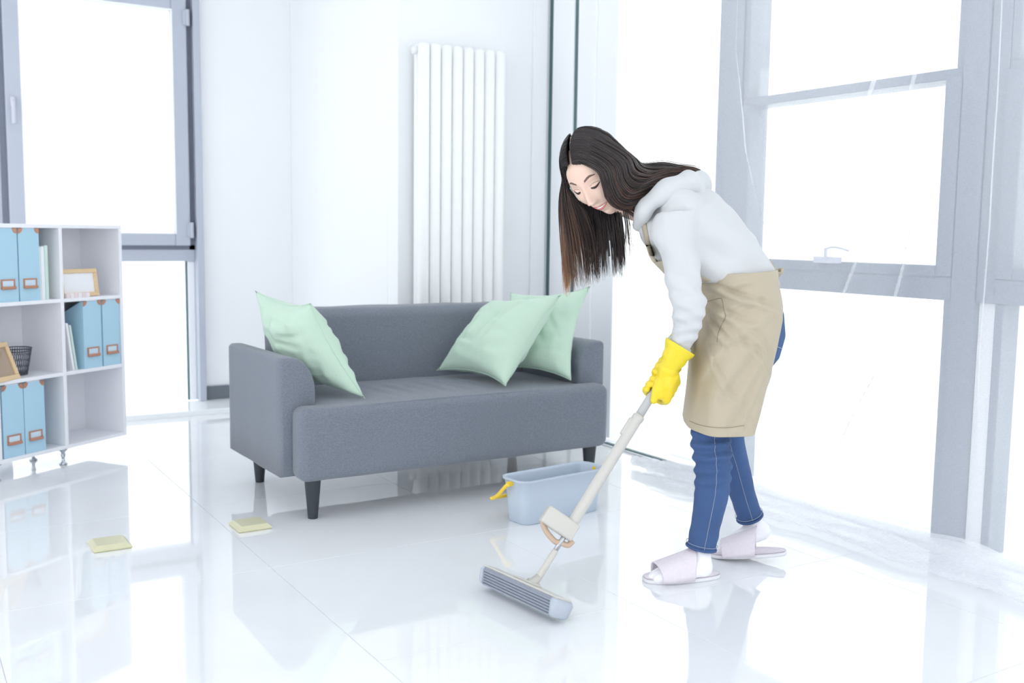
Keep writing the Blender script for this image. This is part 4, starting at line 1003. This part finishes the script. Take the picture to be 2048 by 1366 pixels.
    AR = [(A_(1546, 537, 3.19), A_(1388, 546, 3.165), 0.186), (A_(1549, 570, 3.19), A_(1394, 580, 3.165), 0.186), (A_(1555, 612, 3.19), A_(1396, 620, 3.16), 0.192), (A_(1551, 660, 3.19), A_(1392, 665, 3.155), 0.194),
          (A_(1537, 715, 3.18), A_(1385, 715, 3.15), 0.192), (A_(1523, 765, 3.175), A_(1380, 765, 3.145), 0.186), (A_(1509, 812, 3.165), A_(1375, 810, 3.14), 0.186), (A_(1497, 848, 3.16), A_(1372, 846, 3.14), 0.184)]
    NR = 110; rings = []
    bs = spline([r[0] for r in AR], NR); fs_ = spline([r[1] for r in AR], NR); hs = lerps([r[2] for r in AR], NR)
    K = 200; vs = []; a0, a1 = math.radians(22), math.radians(338)
    for i in range(NR):
        v = i/(NR-1); c = (bs[i]+fs_[i])/2; A = (bs[i]-fs_[i])/2
        for j in range(K+1):
            u = j/K; al = a0+(a1-a0)*u; ca, sa = math.cos(al), math.sin(al); ex = 2/(2.3+0.6*v)
            sc = 1.0+0.012
            # long soft drapes towards the hem plus slanted creases from the hip
            sc += (0.010+0.020*v)*math.sin(al*6+2.2*v+0.6)*sm(v*1.3)+0.006*noise.noise(V(al*2.5, v*5, 0))
            for (al0, v0, sl_, L_, am) in ((2.05, 0.12, 0.35, 0.55, 0.045), (2.2, 0.26, 0.30, 0.5, 0.050), (2.35, 0.36, 0.5, 0.45, 0.055), (1.5, 0.2, 0.35, 0.6, 0.03), (1.6, 0.45, 0.6, 0.6, 0.03), (1.1, 0.5, 0.7, 0.7, 0.025), (1.9, 0.65, 0.8, 0.6, 0.025)):
                dx = al-al0; dv = (v-v0)+sl_*0.35*dx
                sc -= am*1.1*G(dv, 0.020)*G(dx, L_); sc += am*1.5*G(dv-0.036, 0.024)*G(dx, L_)
            vs.append(c+A*sc*math.copysign(abs(ca)**ex, ca)-DH*hs[i]*sc*math.copysign(abs(sa)**ex, sa)+V(0, 0, -0.006*math.sin(al)*v))
    # creases of the near side, laid along lines on the cloth (s = sideways, z = height)
    creases = []
    for (pa, pb, wd, am) in (((1400, 652), (1505, 596), 9, .012), ((1452, 642), (1530, 588), 8, .008), ((1396, 700), (1452, 664), 9, .013), ((1440, 692), (1540, 638), 13, .010), ((1386, 838), (1432, 690), 11, .012),
                             ((1415, 815), (1530, 660), 16, .010), ((1450, 846), (1540, 700), 13, .009), ((1482, 850), (1530, 750), 8, .007), ((1410, 590), (1500, 566), 8, .007), ((1398, 770), (1450, 690), 9, .007)):
        a_, b_ = A_(*pa, 3.0), A_(*pb, 3.0); creases.append(((a_.dot(RH), a_.z), (b_.dot(RH), b_.z), wd/645, am))
    nv_ = []
    for q, p in enumerate(vs):
        ci = q//(K+1); c = (bs[ci]+fs_[ci])/2; near = sm((c-p).dot(DH)/0.10); x, z = p.dot(RH), p.z; d_ = 0
        if near > 0:
            for (a_, b_, wd, am) in creases:
                ux, uz = b_[0]-a_[0], b_[1]-a_[1]; L = math.hypot(ux, uz); ux /= L; uz /= L
                al = ((x-a_[0])*ux+(z-a_[1])*uz)/L; ac = (-(x-a_[0])*uz+(z-a_[1])*ux)/wd
                e = sm((al+0.15)/0.3)*sm((1.2-al)/0.45)
                if abs(ac) < 3.5 and e > 0: d_ += am*e*(0.45*math.exp(-ac*ac)+1.25*ac*math.exp(-ac*ac))
        nv_.append(p-DH*d_*near)
    vs = nv_
    fs = [(i*(K+1)+j, i*(K+1)+j+1, (i+1)*(K+1)+j+1, (i+1)*(K+1)+j) for i in range(NR-1) for j in range(K)]
    def solid(name, vs, fs, m, par, th=0.0022, sub=False):
        bm = bmesh.new(); addpy(bm, vs, fs); bmesh.ops.recalc_face_normals(bm, faces=bm.faces[:])
        me = evalmesh(bm, [('SOLIDIFY', dict(thickness=th, offset=0))], name); return link(name, me, m, par, True)
    apron = solid('apron', vs, fs, M['apron'], t)
    # bib: rings of the torso between waist and chest, front part only
    def torso_pt(v, al, sc):               # v along TR index 0..7
        k = min(int(v), len(TR)-2); f = v-k; b = TR[k][0].lerp(TR[k+1][0], f); fr = TR[k][1].lerp(TR[k+1][1], f); h = TR[k][2]*(1-f)+TR[k+1][2]*f
        c = (b+fr)/2; A = (b-fr)/2; ca, sa = math.cos(al), math.sin(al); e = 2/2.2
        return c+A*sc*math.copysign(abs(ca)**e, ca)-DH*h*sc*math.copysign(abs(sa)**e, sa)
    vs = []; n1, n2 = 30, 34
    for i in range(n1+1):
        v = 0.7+3.35*i/n1; wdt = math.radians(62-16*(i/n1))
        for j in range(n2+1): vs.append(torso_pt(v, PI+wdt*(2*j/n2-1), 1.04))
    fs = [(i*(n2+1)+j, i*(n2+1)+j+1, (i+1)*(n2+1)+j+1, (i+1)*(n2+1)+j) for i in range(n1) for j in range(n2)]
    solid('bib', vs, fs, M['apron'], apron)
    for dt in (0,):                      # neck straps lying on the hoodie
        vs = []
        for (px_, py_) in spline([V(1286, 436, 0), V(1290, 462, 0), V(1297, 492, 0), V(1304, 514, 0), V(1309, 524, 0)], 26) and [(q.x, q.y) for q in spline([V(1286, 436, 0), V(1290, 462, 0), V(1297, 492, 0), V(1304, 514, 0), V(1309, 524, 0)], 26)]:
            for off in (-4.5, 4.5):
                o_ = A_(px_+off, py_, 2.75 if dt == 0 else 3.55); d_ = (A_(px_+off, py_, 3.1)-o_).normalized(); h = hb.ray_cast(o_, d_)
                q = h[0] if h[0] is not None else A_(px_+off, py_, 3.04 if dt == 0 else 3.26)
                vs.append(q-d_*0.0045)
        solid('strap', vs, [(2*i, 2*i+1, 2*i+3, 2*i+2) for i in range(25)], M['apron'], apron, 0.003)
    # waistband line, pocket seam, hem seam following the apron cloth
    abv = BVHTree.FromPolygons([v.co for v in apron.data.vertices], [p.vertices[:] for p in apron.data.polygons])
    def onapron(px, py, off=0.0012):
        o_ = A_(px, py, 2.7); d_ = (o_+O-EYE).normalized(); h = abv.ray_cast(o_, d_); return h[0]-d_*off if h[0] is not None else None
    for pl in ([(1405, 607), (1412, 604), (1438, 597), (1444, 600), (1448, 620), (1451, 634), (1442, 652), (1436, 668), (1434, 684)], [(1379, 842), (1400, 850), (1430, 855), (1460, 855), (1488, 851)]):
        q = [onapron(p_.x, p_.y, 0.0008) for p_ in spline([V(x, y, 0) for x, y in pl], 60)]; q = [p for p in q if p is not None]
        if len(q) > 3: bm = bmesh.new(); tube(bm, q, 0.0010, 5); obj('seam', bm, M['stitch'], apron)
    # tie at the back
    for pts in ([(1537, 520, 3.14), (1545, 534, 3.15), (1554, 547, 3.15), (1563, 546, 3.15), (1564, 538, 3.15), (1557, 541, 3.16)], [(1536, 524, 3.16), (1544, 533, 3.17), (1552, 543, 3.18), (1560, 552, 3.18)], [(1541, 530, 3.12), (1545, 545, 3.12), (1550, 558, 3.13)]):
        bm = bmesh.new(); tube(bm, spline([A_(*p) for p in pts], 24), 0.0085, 8, flat=0.5); obj('tie', bm, M['apron'], apron, True)
    bm = bmesh.new(); pr = [A_(1544, 540, 3.12), A_(1546, 538, 3.16), A_(1545, 537, 3.21), A_(1543, 538, 3.26)]; tube(bm, spline(pr, 14), 0.007, 8, flat=0.4); obj('waist_tie', bm, M['apron'], apron, True)
    # ---- feet: socks and slippers
    def foot(name_s, ankle, heel, toe, T0, sole_heel, sole_toe):
        bm = bmesh.new(); d_ = (toe-heel).normalized(); sd = d_.cross(V(0, 0, 1)).normalized()
        capsule(bm, [ankle, ankle.lerp(heel, 0.5), heel+V(0, 0, 0.004)], [0.034, 0.033, 0.032])
        for s in (-1, 0, 1):
            capsule(bm, [heel+sd*0.004*s, heel.lerp(toe, 0.45)+sd*0.013*s+V(0, 0, 0.012-0.004*abs(s)), heel.lerp(toe, 0.8)+sd*0.022*s-V(0, 0, 0.0), toe+sd*0.020*s-d_*0.010*abs(s)-V(0, 0, 0.003)], [0.026, 0.026, 0.018, 0.013])
        capsule(bm, [ankle.lerp(heel, 0.35), heel.lerp(toe, 0.42)+V(0, 0, 0.012)], [0.030, 0.028])
        fused('sock', bm, M['sock'], t, 0.0045, 4, lambda p: 0.0008*math.sin(p.z*500)*0+0.0012*noise.noise(p*40))
        # slipper
        u_ = (sole_toe-sole_heel); L = u_.length; u_ = u_.normalized(); w_ = u_.cross(V(0, 0, 1)).normalized(); nz = w_.cross(u_).normalized()
        def wid(f): return 0.036+0.012*math.sin(min(1, f/0.75)*PI*0.5)*(1 if f < 0.99 else 1)-0.004*G(f-0.45, 0.15)
        def out(f, z, s=1.0):
            n = 20; res = []
            return res
        bm = bmesh.new(); ringsL = []
        N = 44; outl = []
        for k in range(N):
            a = 2*PI*k/N; f = 0.5-0.5*math.cos(a); ed = (4*f*(1-f))**0.32 if 0 < f < 1 else 0
            outl.append((f, math.copysign(wid(f)*ed, math.sin(a))))
        sl_ = bpy.data.objects.new('slipper', None); 
        def plate(z0, z1, grow, m, nm):
            bm = bmesh.new(); rg = []
            for (z, g_) in ((z0, grow-0.003), (z0+0.003, grow), (z1-0.003, grow), (z1, grow-0.003)):
                rg.append([bm.verts.new(sole_heel+u_*(L*((f-0.5)*(1+g_/0.13)+0.5))+w_*(y*(1+g_/0.045))+nz*z) for f, y in outl])
            for p, q in zip(rg, rg[1:]):
                for k in range(N): bm.faces.new((p[k], p[(k+1) % N], q[(k+1) % N], q[k]))
            bm.faces.new(rg[0][::-1]); bm.faces.new(rg[-1]); return bm
        so = obj('slipper', plate(0.0, 0.012, 0.0, None, ''), M['sole'], t, True)
        obj('footbed', plate(0.0115, 0.017, -0.002, None, ''), M['slipper'], so, True)
        vs = []; n1, n2 = 22, 30
        for i in range(n1+1):
            f = 0.40+0.42*i/n1; hgt = 0.088-0.044*(i/n1)**0.9
            for j in range(n2+1):
                a = PI*j/n2; fs2 = f-0.05*math.sin(a)*(1 if i == 0 else 1-i/n1)+0.02*math.sin(a)*(i/n1)
                vs.append(sole_heel+u_*(L*fs2)+w_*(-(wid(f)+0.006)*math.copysign(abs(math.cos(a))**0.8, math.cos(a)))+nz*(0.008+hgt*math.sin(a)**0.65))
        fs = [(i*(n2+1)+j, i*(n2+1)+j+1, (i+1)*(n2+1)+j+1, (i+1)*(n2+1)+j) for i in range(n1) for j in range(n2)]
        solid('upper_band', vs, fs, M['slipper'], so, 0.004)
    sN0 = atz(1448, 1153, 0)-O; sN1 = atz(1286, 1163, 0)-O
    d_ = (sN1-sN0).normalized(); sN0 = sN1-d_*0.25
    foot('n', A_(1400, 1112, 3.05), A_(1405, 1137, 3.04)+V(0, 0, 0.0), A_(1304, 1153, 3.01)+V(0, 0, 0.0), 0, sN0, sN1)
    q1 = atz(1420, 1112, 0)-O; q0 = atz(1566, 1126, 0)-O; d_ = (q0-q1).normalized(); q0 = q1+d_*0.245+V(0, 0, 0.030)
    hF = A_(1522, 1064, 3.33); foot('f', A_(1506, 1050, 3.325), hF, q1+V(0, 0, 0.022)+d_*0.03, 0, q0, q1)
    # ---- gloves
    def glove(center_s, wrist, cuffc, cuffdir, cuffspan, mirror, lab, palm_off, tdir):
        ax = MPD; ri = (RH-ax*RH.dot(ax)).normalized(); aw = ax.cross(ri).normalized()
        if aw.dot(DH) < 0: aw = -aw
        def PC(s, ang, r): return MP1-O+ax*s+(ri*math.cos(ang)+aw*math.sin(ang))*r
        bm = bmesh.new(); R0 = 0.0235; c0 = center_s
        D = math.radians
        # palm: from the wrist to the knuckles, lying on the near/right side of the pole
        side = D(-70) if not mirror else D(70)
        kn = [PC(c0-0.024+0.020*k, D(-18 if not mirror else 150), R0+(0.022 if not mirror else 0.004)-0.0008*k) for k in range(4)]
        for k in range(4):
            capsule(bm, [wrist.lerp(PC(c0+0.01, side, R0), 0.15), (wrist*0.45+kn[k]*0.55)+(-DH if not mirror else DH)*0.008, kn[k]], [0.026, 0.022, 0.0150])
        capsule(bm, [wrist, PC(c0+0.02, side, R0+0.004), PC(c0-0.012, side, R0+0.003)], [0.031, 0.029, 0.022])
        sg = 1 if not mirror else -1
        fr_ = [0.0116, 0.0118, 0.0114, 0.0104]; span = [222, 232, 224, 205] if not mirror else [115, 120, 115, 105]
        for k in range(4):
            s_ = c0-0.024+0.020*k; pth = []
            for q in range(9):
                f = q/8; an = D((-18 if not mirror else 150)+span[k]*f); rr_ = R0+(0.022 if not mirror else 0.001)*(1-f)**1.2+0.006*G(f-0.3, 0.12)
                pth.append(PC(s_-0.004*f, an, rr_))
            capsule(bm, pth, lerps([fr_[k]*1.22, fr_[k]*1.1, fr_[k]*1.0, fr_[k]*0.85], 9), 12)
        if not mirror: capsule(bm, [PC(c0+0.005, D(-72), R0+0.010), PC(c0-0.026, D(-48), R0+0.008)], [0.017, 0.0145])
        # thumb: leaves the side of the palm and lies down along the pole
        capsule(bm, [PC(c0+0.022, side, R0+0.010), PC(c0-0.002, sg*D(-88), R0+0.009), PC(c0-0.028, sg*D(-78), R0+0.004), PC(c0-0.050, sg*D(-55), R0-0.001)], [0.019, 0.0150, 0.0130, 0.0105])
        capsule(bm, [cuffc.lerp(wrist, 0.45), wrist], [0.031, 0.027])
        g = fused('glove', bm, M['glove'], t, 0.0033, 3, lambda p: 0.0012*noise.noise(p*38)); g['label'] = lab
        # flared gauntlet
        cd = cuffdir.normalized(); nrm = (wrist-cuffc).normalized(); n = 36; rows_ = 16; vs = []
        e1 = cd; e2 = nrm.cross(e1).normalized()
        for i in range(rows_+1):
            f = i/rows_; c = cuffc.lerp(wrist+nrm*0.004, f); w1 = cuffspan*(1-f)**1.25+0.0275*(1-(1-f)**1.25)+0.0018*math.sin(f*14); w2 = 0.046*(1-f)**1.1+0.027*(1-(1-f)**1.1)
            m = (wrist-cuffc).normalized(); ee1 = (e1*(1-f)+(e1-m*e1.dot(m)).normalized()*f).normalized(); ee2 = m.cross(ee1).normalized()
            for j in range(n): a = 2*PI*j/n; vs.append(c+ee1*w1*math.cos(a)+ee2*w2*math.sin(a)*(1+0.04*math.sin(3*a+f*4)))
        fs = [(i*n+j, i*n+(j+1) % n, (i+1)*n+(j+1) % n, (i+1)*n+j) for i in range(rows_) for j in range(n)]
        solid('gauntlet', vs, fs, M['glove'], g, 0.0016)
    wN = A_(1337, 738, 3.005)
    glove(0.027, wN, A_(1361, 692, 3.005), A_(1388, 708, 3.005)-A_(1335, 675, 3.0), 0.049, False, 'glove on the left hand, nearer the camera', 0, 1)
    wF = A_(1338, 728, 3.09)
    glove(0.088, wF, A_(1360, 684, 3.13), A_(1370, 690, 3.13)-A_(1335, 662, 3.13), 0.037, True, 'glove on the right hand behind', 0, 1)
    # ---- hair
    rs = random.Random(3)
    strands_v = []; strands_f = []; cols = []
    def hp_(p): return Vector(p) if isinstance(p, Vector) else A_(*p)
    dark = np.array([0.0135, 0.010, 0.011]); brn = np.array([0.075, 0.036, 0.028]); red = np.array([0.17, 0.072, 0.045]); org = np.array([0.62, 0.33, 0.17])
    def strand(pts, r, cfun, k=3):
        base = len(strands_v); T, N = frames(pts); n = len(pts)
        for i in range(n):
            f = i/(n-1); b = T[i].cross(N[i]); rr_ = r*(0.55+0.45*min(1, f*6))*(1-0.85*max(0, (f-0.7)/0.3)**1.3)
            c = cfun(f)
            for j in range(k):
                a = 2*PI*j/k; strands_v.append(pts[i]+N[i]*rr_*math.cos(a)+b*rr_*math.sin(a)); cols.append((c[0], c[1], c[2], 1))
        for i in range(n-1):
            for j in range(k): strands_f.append((base+i*k+j, base+i*k+(j+1) % k, base+(i+1)*k+(j+1) % k, base+(i+1)*k+j))
    hc_ = HM @ V(0, -0.012, 0.006)
    def outside(p, marg=1.09):             # keep strands outside the skull
        q = HM.inverted() @ p; e = V(q.x/0.078, (q.y+0.004)/0.101, (q.z-0.0)/0.121); L = e.length
        if L < marg and q.z > -0.08 and not (q.y > 0.045 and abs(q.x) < 0.058 and q.z < 0.07): 
            q2 = V(q.x, q.y+0.004, q.z)*(marg/max(L, 0.05)); q2.y -= 0.004; return HM @ q2
        return p
    HMI = HM.inverted()
    def sheet(guides, count, n, r, thick, colf, endvar=0.12, wob=0.0035, clump=0.5, solid_=True, push=True):
        G_ = [spline([hp_(p) for p in g], n) for g in guides]; m = len(G_)
        def ev(v):
            x = v*(m-1); out = []
            k = min(int(x), m-2); f = x-k
            for i in range(n):
                p0 = G_[max(k-1, 0)][i]; p1 = G_[k][i]; p2 = G_[k+1][i]; p3 = G_[min(k+2, m-1)][i]
                out.append(0.5*((2*p1)+(p2-p0)*f+(2*p0-5*p1+4*p2-p3)*f*f+(3*p1-p0-3*p2+p3)*f**3))
            return out
        nc = max(6, int(count/22)); cl = [rs.random() for _ in range(nc)]; cdp = [rs.uniform(-1, 1) for _ in range(nc)]
        for s in range(count):
            v = rs.random(); ci = min(range(nc), key=lambda q: abs(cl[q]-v)); A1 = ev(v); A2 = ev(cl[ci]); end = 1-endvar*rs.random()**1.6-(0.10*((ci*37) % 5)/5)*endvar*4
            mg = 1.085+0.06*rs.random(); ph = rs.uniform(0, 6.28); dz = rs.uniform(-1, 1)*thick; jit = V(rs.gauss(0, 1), rs.gauss(0, 1), rs.gauss(0, 1))*wob; pts = []
            for i in range(n):
                f = i/(n-1)*end; x = f*(n-1); k = min(int(x), n-2); ff = x-k
                a = A1[k].lerp(A1[k+1], ff); b = A2[k].lerp(A2[k+1], ff); cf = clump*min(1, f*1.5)**2
                p = a.lerp(b, cf)+DH*dz*(0.25+0.75*min(1, f*3))+jit*(0.3+f)+RH*0.0022*math.sin(f*9+ph)*f
                pts.append(outside(p, mg) if push else p)
            tone = rs.random(); strand(pts, r*rs.uniform(0.7, 1.25), lambda f, v=v, tone=tone, e=end: colf(v, f*e, tone))
        if solid_:
            base = len(strands_v); m2 = 24; inner = []
            for q in range(m2+1):
                E2 = ev(q/m2)
                for i in range(n):
                    p = E2[i]; p = (outside(p, 1.06) if push else p); strands_v.append(p); c = colf(q/m2, i/(n-1), 0.2)*0.6; cols.append((c[0], c[1], c[2], 1))
            for q in range(m2):
                nn = int(n*(0.66+0.2*rs.random()))
                for i in range(nn): strands_f.append((base+q*n+i, base+q*n+i+1, base+(q+1)*n+i+1, base+(q+1)*n+i))
    def mix(a, b, f): f = max(0, min(1, f)); return a*(1-f)+b*f
    def colA(v, f, tone):                  # far curtain: dark, tips dyed orange at the left
        c = mix(dark, brn, (f-0.22)*1.6*(1-v*0.9)+0.25*tone*max(0, f-0.2)); return mix(c, org, (f-0.50)/0.4*(1-min(1, v*1.15))+(tone-0.85)*0.6*f)
    def colB(v, f, tone):
        c = mix(dark, brn, 0.03+0.45*f*tone+0.10*tone); return mix(c, red, (f-0.40)*1.5*(tone > 0.6)+0.45*(tone > 0.92))
    # skull cap
    bm = bmesh.new(); nA, nB = 40, 56; capv = []
    for i in range(nA+1):
        th = PI*0.80*i/nA
        for j in range(nB):
            ph = 2*PI*j/nB; x = 0.080*math.sin(th)*math.sin(ph); y = -0.006+0.100*math.sin(th)*math.cos(ph); z = 0.121*math.cos(th)
            capv.append((x, y, z))
    base = len(strands_v)
    for (x, y, z) in capv: strands_v.append(HM @ V(x, y, z)); cols.append((dark[0], dark[1], dark[2], 1))
    for i in range(nA):
        for j in range(nB):
            a, b, c, d = i*nB+j, i*nB+(j+1) % nB, (i+1)*nB+(j+1) % nB, (i+1)*nB+j
            mid = [(capv[a][k]+capv[c][k])/2 for k in range(3)]
            if mid[1] > 0.030 and mid[2] < 0.070-0.30*abs(mid[0]): continue
            if mid[1] > 0.005 and mid[2] < 0.02: continue
            strands_f.append((base+a, base+b, base+c, base+d))
    # far side: from the parting down the hidden side of the face, hanging free
    H_ = lambda x, y, z: HM @ V(x, y, z)
    sheet([[H_(0.0065, 0.000, 0.124), H_(0.05, -0.012, 0.108), H_(0.088, -0.015, 0.040), (1127, 400, 3.20), (1130, 490, 3.18), (1134, 592, 3.16)],
           [H_(0.0065, 0.030, 0.118), H_(0.045, 0.024, 0.104), H_(0.084, 0.012, 0.040), (1124, 405, 3.16), (1128, 490, 3.16), (1136, 590, 3.16)],
           [H_(0.0065, 0.050, 0.106), H_(0.042, 0.046, 0.092), H_(0.080, 0.034, 0.035), (1128, 410, 3.13), (1138, 490, 3.15), (1150, 584, 3.16)],
           [H_(0.0065, 0.066, 0.088), H_(0.038, 0.062, 0.076), H_(0.074, 0.046, 0.025), (1146, 408, 3.12), (1166, 480, 3.15), (1176, 576, 3.16)],
           [H_(0.0065, 0.074, 0.078), H_(0.034, 0.068, 0.066), H_(0.068, 0.050, 0.010), (1170, 425, 3.14), (1190, 490, 3.17), (1198, 560, 3.16)]], 800, 24, 0.0012, 0.006, colA, 0.16)
    if 0: sheet([[(1178, 268, 3.10), (1140, 297, 3.12), (1124, 345, 3.15), (1119, 410, 3.16), (1124, 490, 3.16), (1132, 578, 3.16)],
           [(1162, 288, 3.06), (1141, 310, 3.08), (1134, 350, 3.12), (1137, 420, 3.15), (1146, 490, 3.16), (1148, 572, 3.16)],
           [(1152, 306, 3.04), (1139, 322, 3.06), (1139, 352, 3.10), (1152, 405, 3.14), (1172, 480, 3.16), (1180, 566, 3.16)],
           [(1150, 314, 3.04), (1141, 326, 3.07), (1150, 380, 3.13), (1176, 430, 3.15), (1196, 490, 3.17), (1204, 560, 3.16)]], 620, 22, 0.0012, 0.012, colA, 0.16, push=False)
    sheet([[(1165, 330, 3.17), (1160, 380, 3.18), (1165, 430, 3.19), (1170, 480, 3.18), (1174, 572, 3.17)],
           [(1195, 340, 3.20), (1195, 400, 3.19), (1198, 440, 3.19), (1204, 490, 3.18), (1206, 564, 3.17)],
           [(1225, 350, 3.20), (1222, 405, 3.18), (1226, 440, 3.17), (1232, 490, 3.17), (1238, 558, 3.17)],
           [(1245, 370, 3.18), (1240, 410, 3.16), (1240, 432, 3.16), (1246, 480, 3.16), (1250, 540, 3.16)]], 560, 18, 0.0012, 0.018, lambda v, f, tn: colA(min(1, v+0.45), f, tn), 0.25, push=False)
    # stray thin strands right of the hanging hair
    sheet([[(1246, 418, 3.12), (1252, 450, 3.13), (1252, 490, 3.13), (1256, 535, 3.13)], [(1256, 420, 3.12), (1262, 450, 3.12), (1268, 480, 3.12), (1274, 525, 3.12)]], 14, 14, 0.0008, 0.004, colA, 0.3, solid_=False, push=False)
    # near side: combed from the parting past the cheek, then back over the shoulder
    sheet([[H_(-0.006, 0.078, 0.074), H_(-0.030, 0.074, 0.064), (1196, 345, 2.985), (1207, 375, 2.99), (1214, 397, 3.0), (1230, 414, 3.02), (1252, 422, 3.05), (1273, 438, 3.09)],
           [H_(-0.006, 0.070, 0.088), H_(-0.036, 0.064, 0.078), (1208, 338, 2.975), (1220, 375, 2.98), (1233, 402, 2.99), (1258, 412, 3.02), (1284, 400, 3.06), (1300, 404, 3.10)],
           [H_(-0.006, 0.056, 0.104), H_(-0.042, 0.048, 0.092), (1222, 330, 2.98), (1234, 368, 2.98), (1252, 392, 3.0), (1280, 388, 3.05), (1306, 378, 3.10), (1330, 372, 3.14)],
           [H_(-0.006, 0.036, 0.118), H_(-0.045, 0.028, 0.104), (1238, 322, 2.99), (1250, 358, 3.0), (1272, 376, 3.03), (1305, 362, 3.09), (1340, 354, 3.14), (1376, 352, 3.19)],
           [H_(-0.006, 0.010, 0.126), H_(-0.045, 0.004, 0.112), (1250, 312, 3.02), (1266, 344, 3.04), (1292, 354, 3.09), (1330, 346, 3.15), (1372, 342, 3.20), (1404, 362, 3.22)],
           [H_(-0.006, -0.020, 0.126), H_(-0.045, -0.024, 0.112), (1260, 308, 3.09), (1280, 334, 3.12), (1306, 344, 3.16), (1345, 338, 3.20), (1388, 340, 3.24), (1416, 384, 3.25)]], 1500, 30, 0.0013, 0.007, colB, 0.08, wob=0.002)
    # far half of the back hair, seen over the shoulder line
    sheet([[H_(0, -0.030, 0.124), H_(-0.040, -0.040, 0.108), (1264, 312, 3.16), (1284, 336, 3.19), (1318, 340, 3.22), (1360, 340, 3.25), (1400, 348, 3.27), (1414, 382, 3.27)],
           [H_(0.005, -0.045, 0.116), H_(-0.025, -0.070, 0.095), (1264, 318, 3.22), (1286, 330, 3.25), (1322, 328, 3.28), (1362, 334, 3.30), (1398, 342, 3.30), (1410, 376, 3.30)],
           [H_(0.015, -0.060, 0.105), H_(0.01, -0.090, 0.070), (1256, 330, 3.28), (1290, 334, 3.30), (1330, 330, 3.32), (1370, 340, 3.33), (1400, 350, 3.32), (1412, 390, 3.32)]], 600, 26, 0.0013, 0.008, colB, 0.10, wob=0.003)
    # top left: between the parting and the hidden ear
    sheet([[(1176, 268, 3.11), (1152, 280, 3.14), (1132, 320, 3.18), (1130, 380, 3.20)], [(1180, 266, 3.15), (1160, 276, 3.20), (1148, 320, 3.24), (1150, 390, 3.22)], [(1190, 266, 3.20), (1185, 290, 3.25), (1185, 340, 3.26), (1190, 400, 3.22)]], 220, 14, 0.0013, 0.004, lambda v, f, tn: colA(1, 0.2, tn), 0.05)
    me = bpy.data.meshes.new('hair'); me.from_pydata([tuple(v) for v in strands_v], [], strands_f); me.update()
    ca = me.color_attributes.new('dye', 'FLOAT_COLOR', 'POINT'); ca.data.foreach_set('color', np.array(cols, dtype=np.float32).ravel())
    link('hair', me, M['hair'], t, True)
    bm = bmesh.new(); tube(bm, [H_(0, 0.089*math.cos(a), 0.133*math.sin(a)) for a in [0.72+0.07*k for k in range(12)]], 0.0024, 8, flat=0.6); obj('parting', bm, mat('scalp', srgb(168, 150, 148), 0.6), bpy.data.objects['hair'])
person()
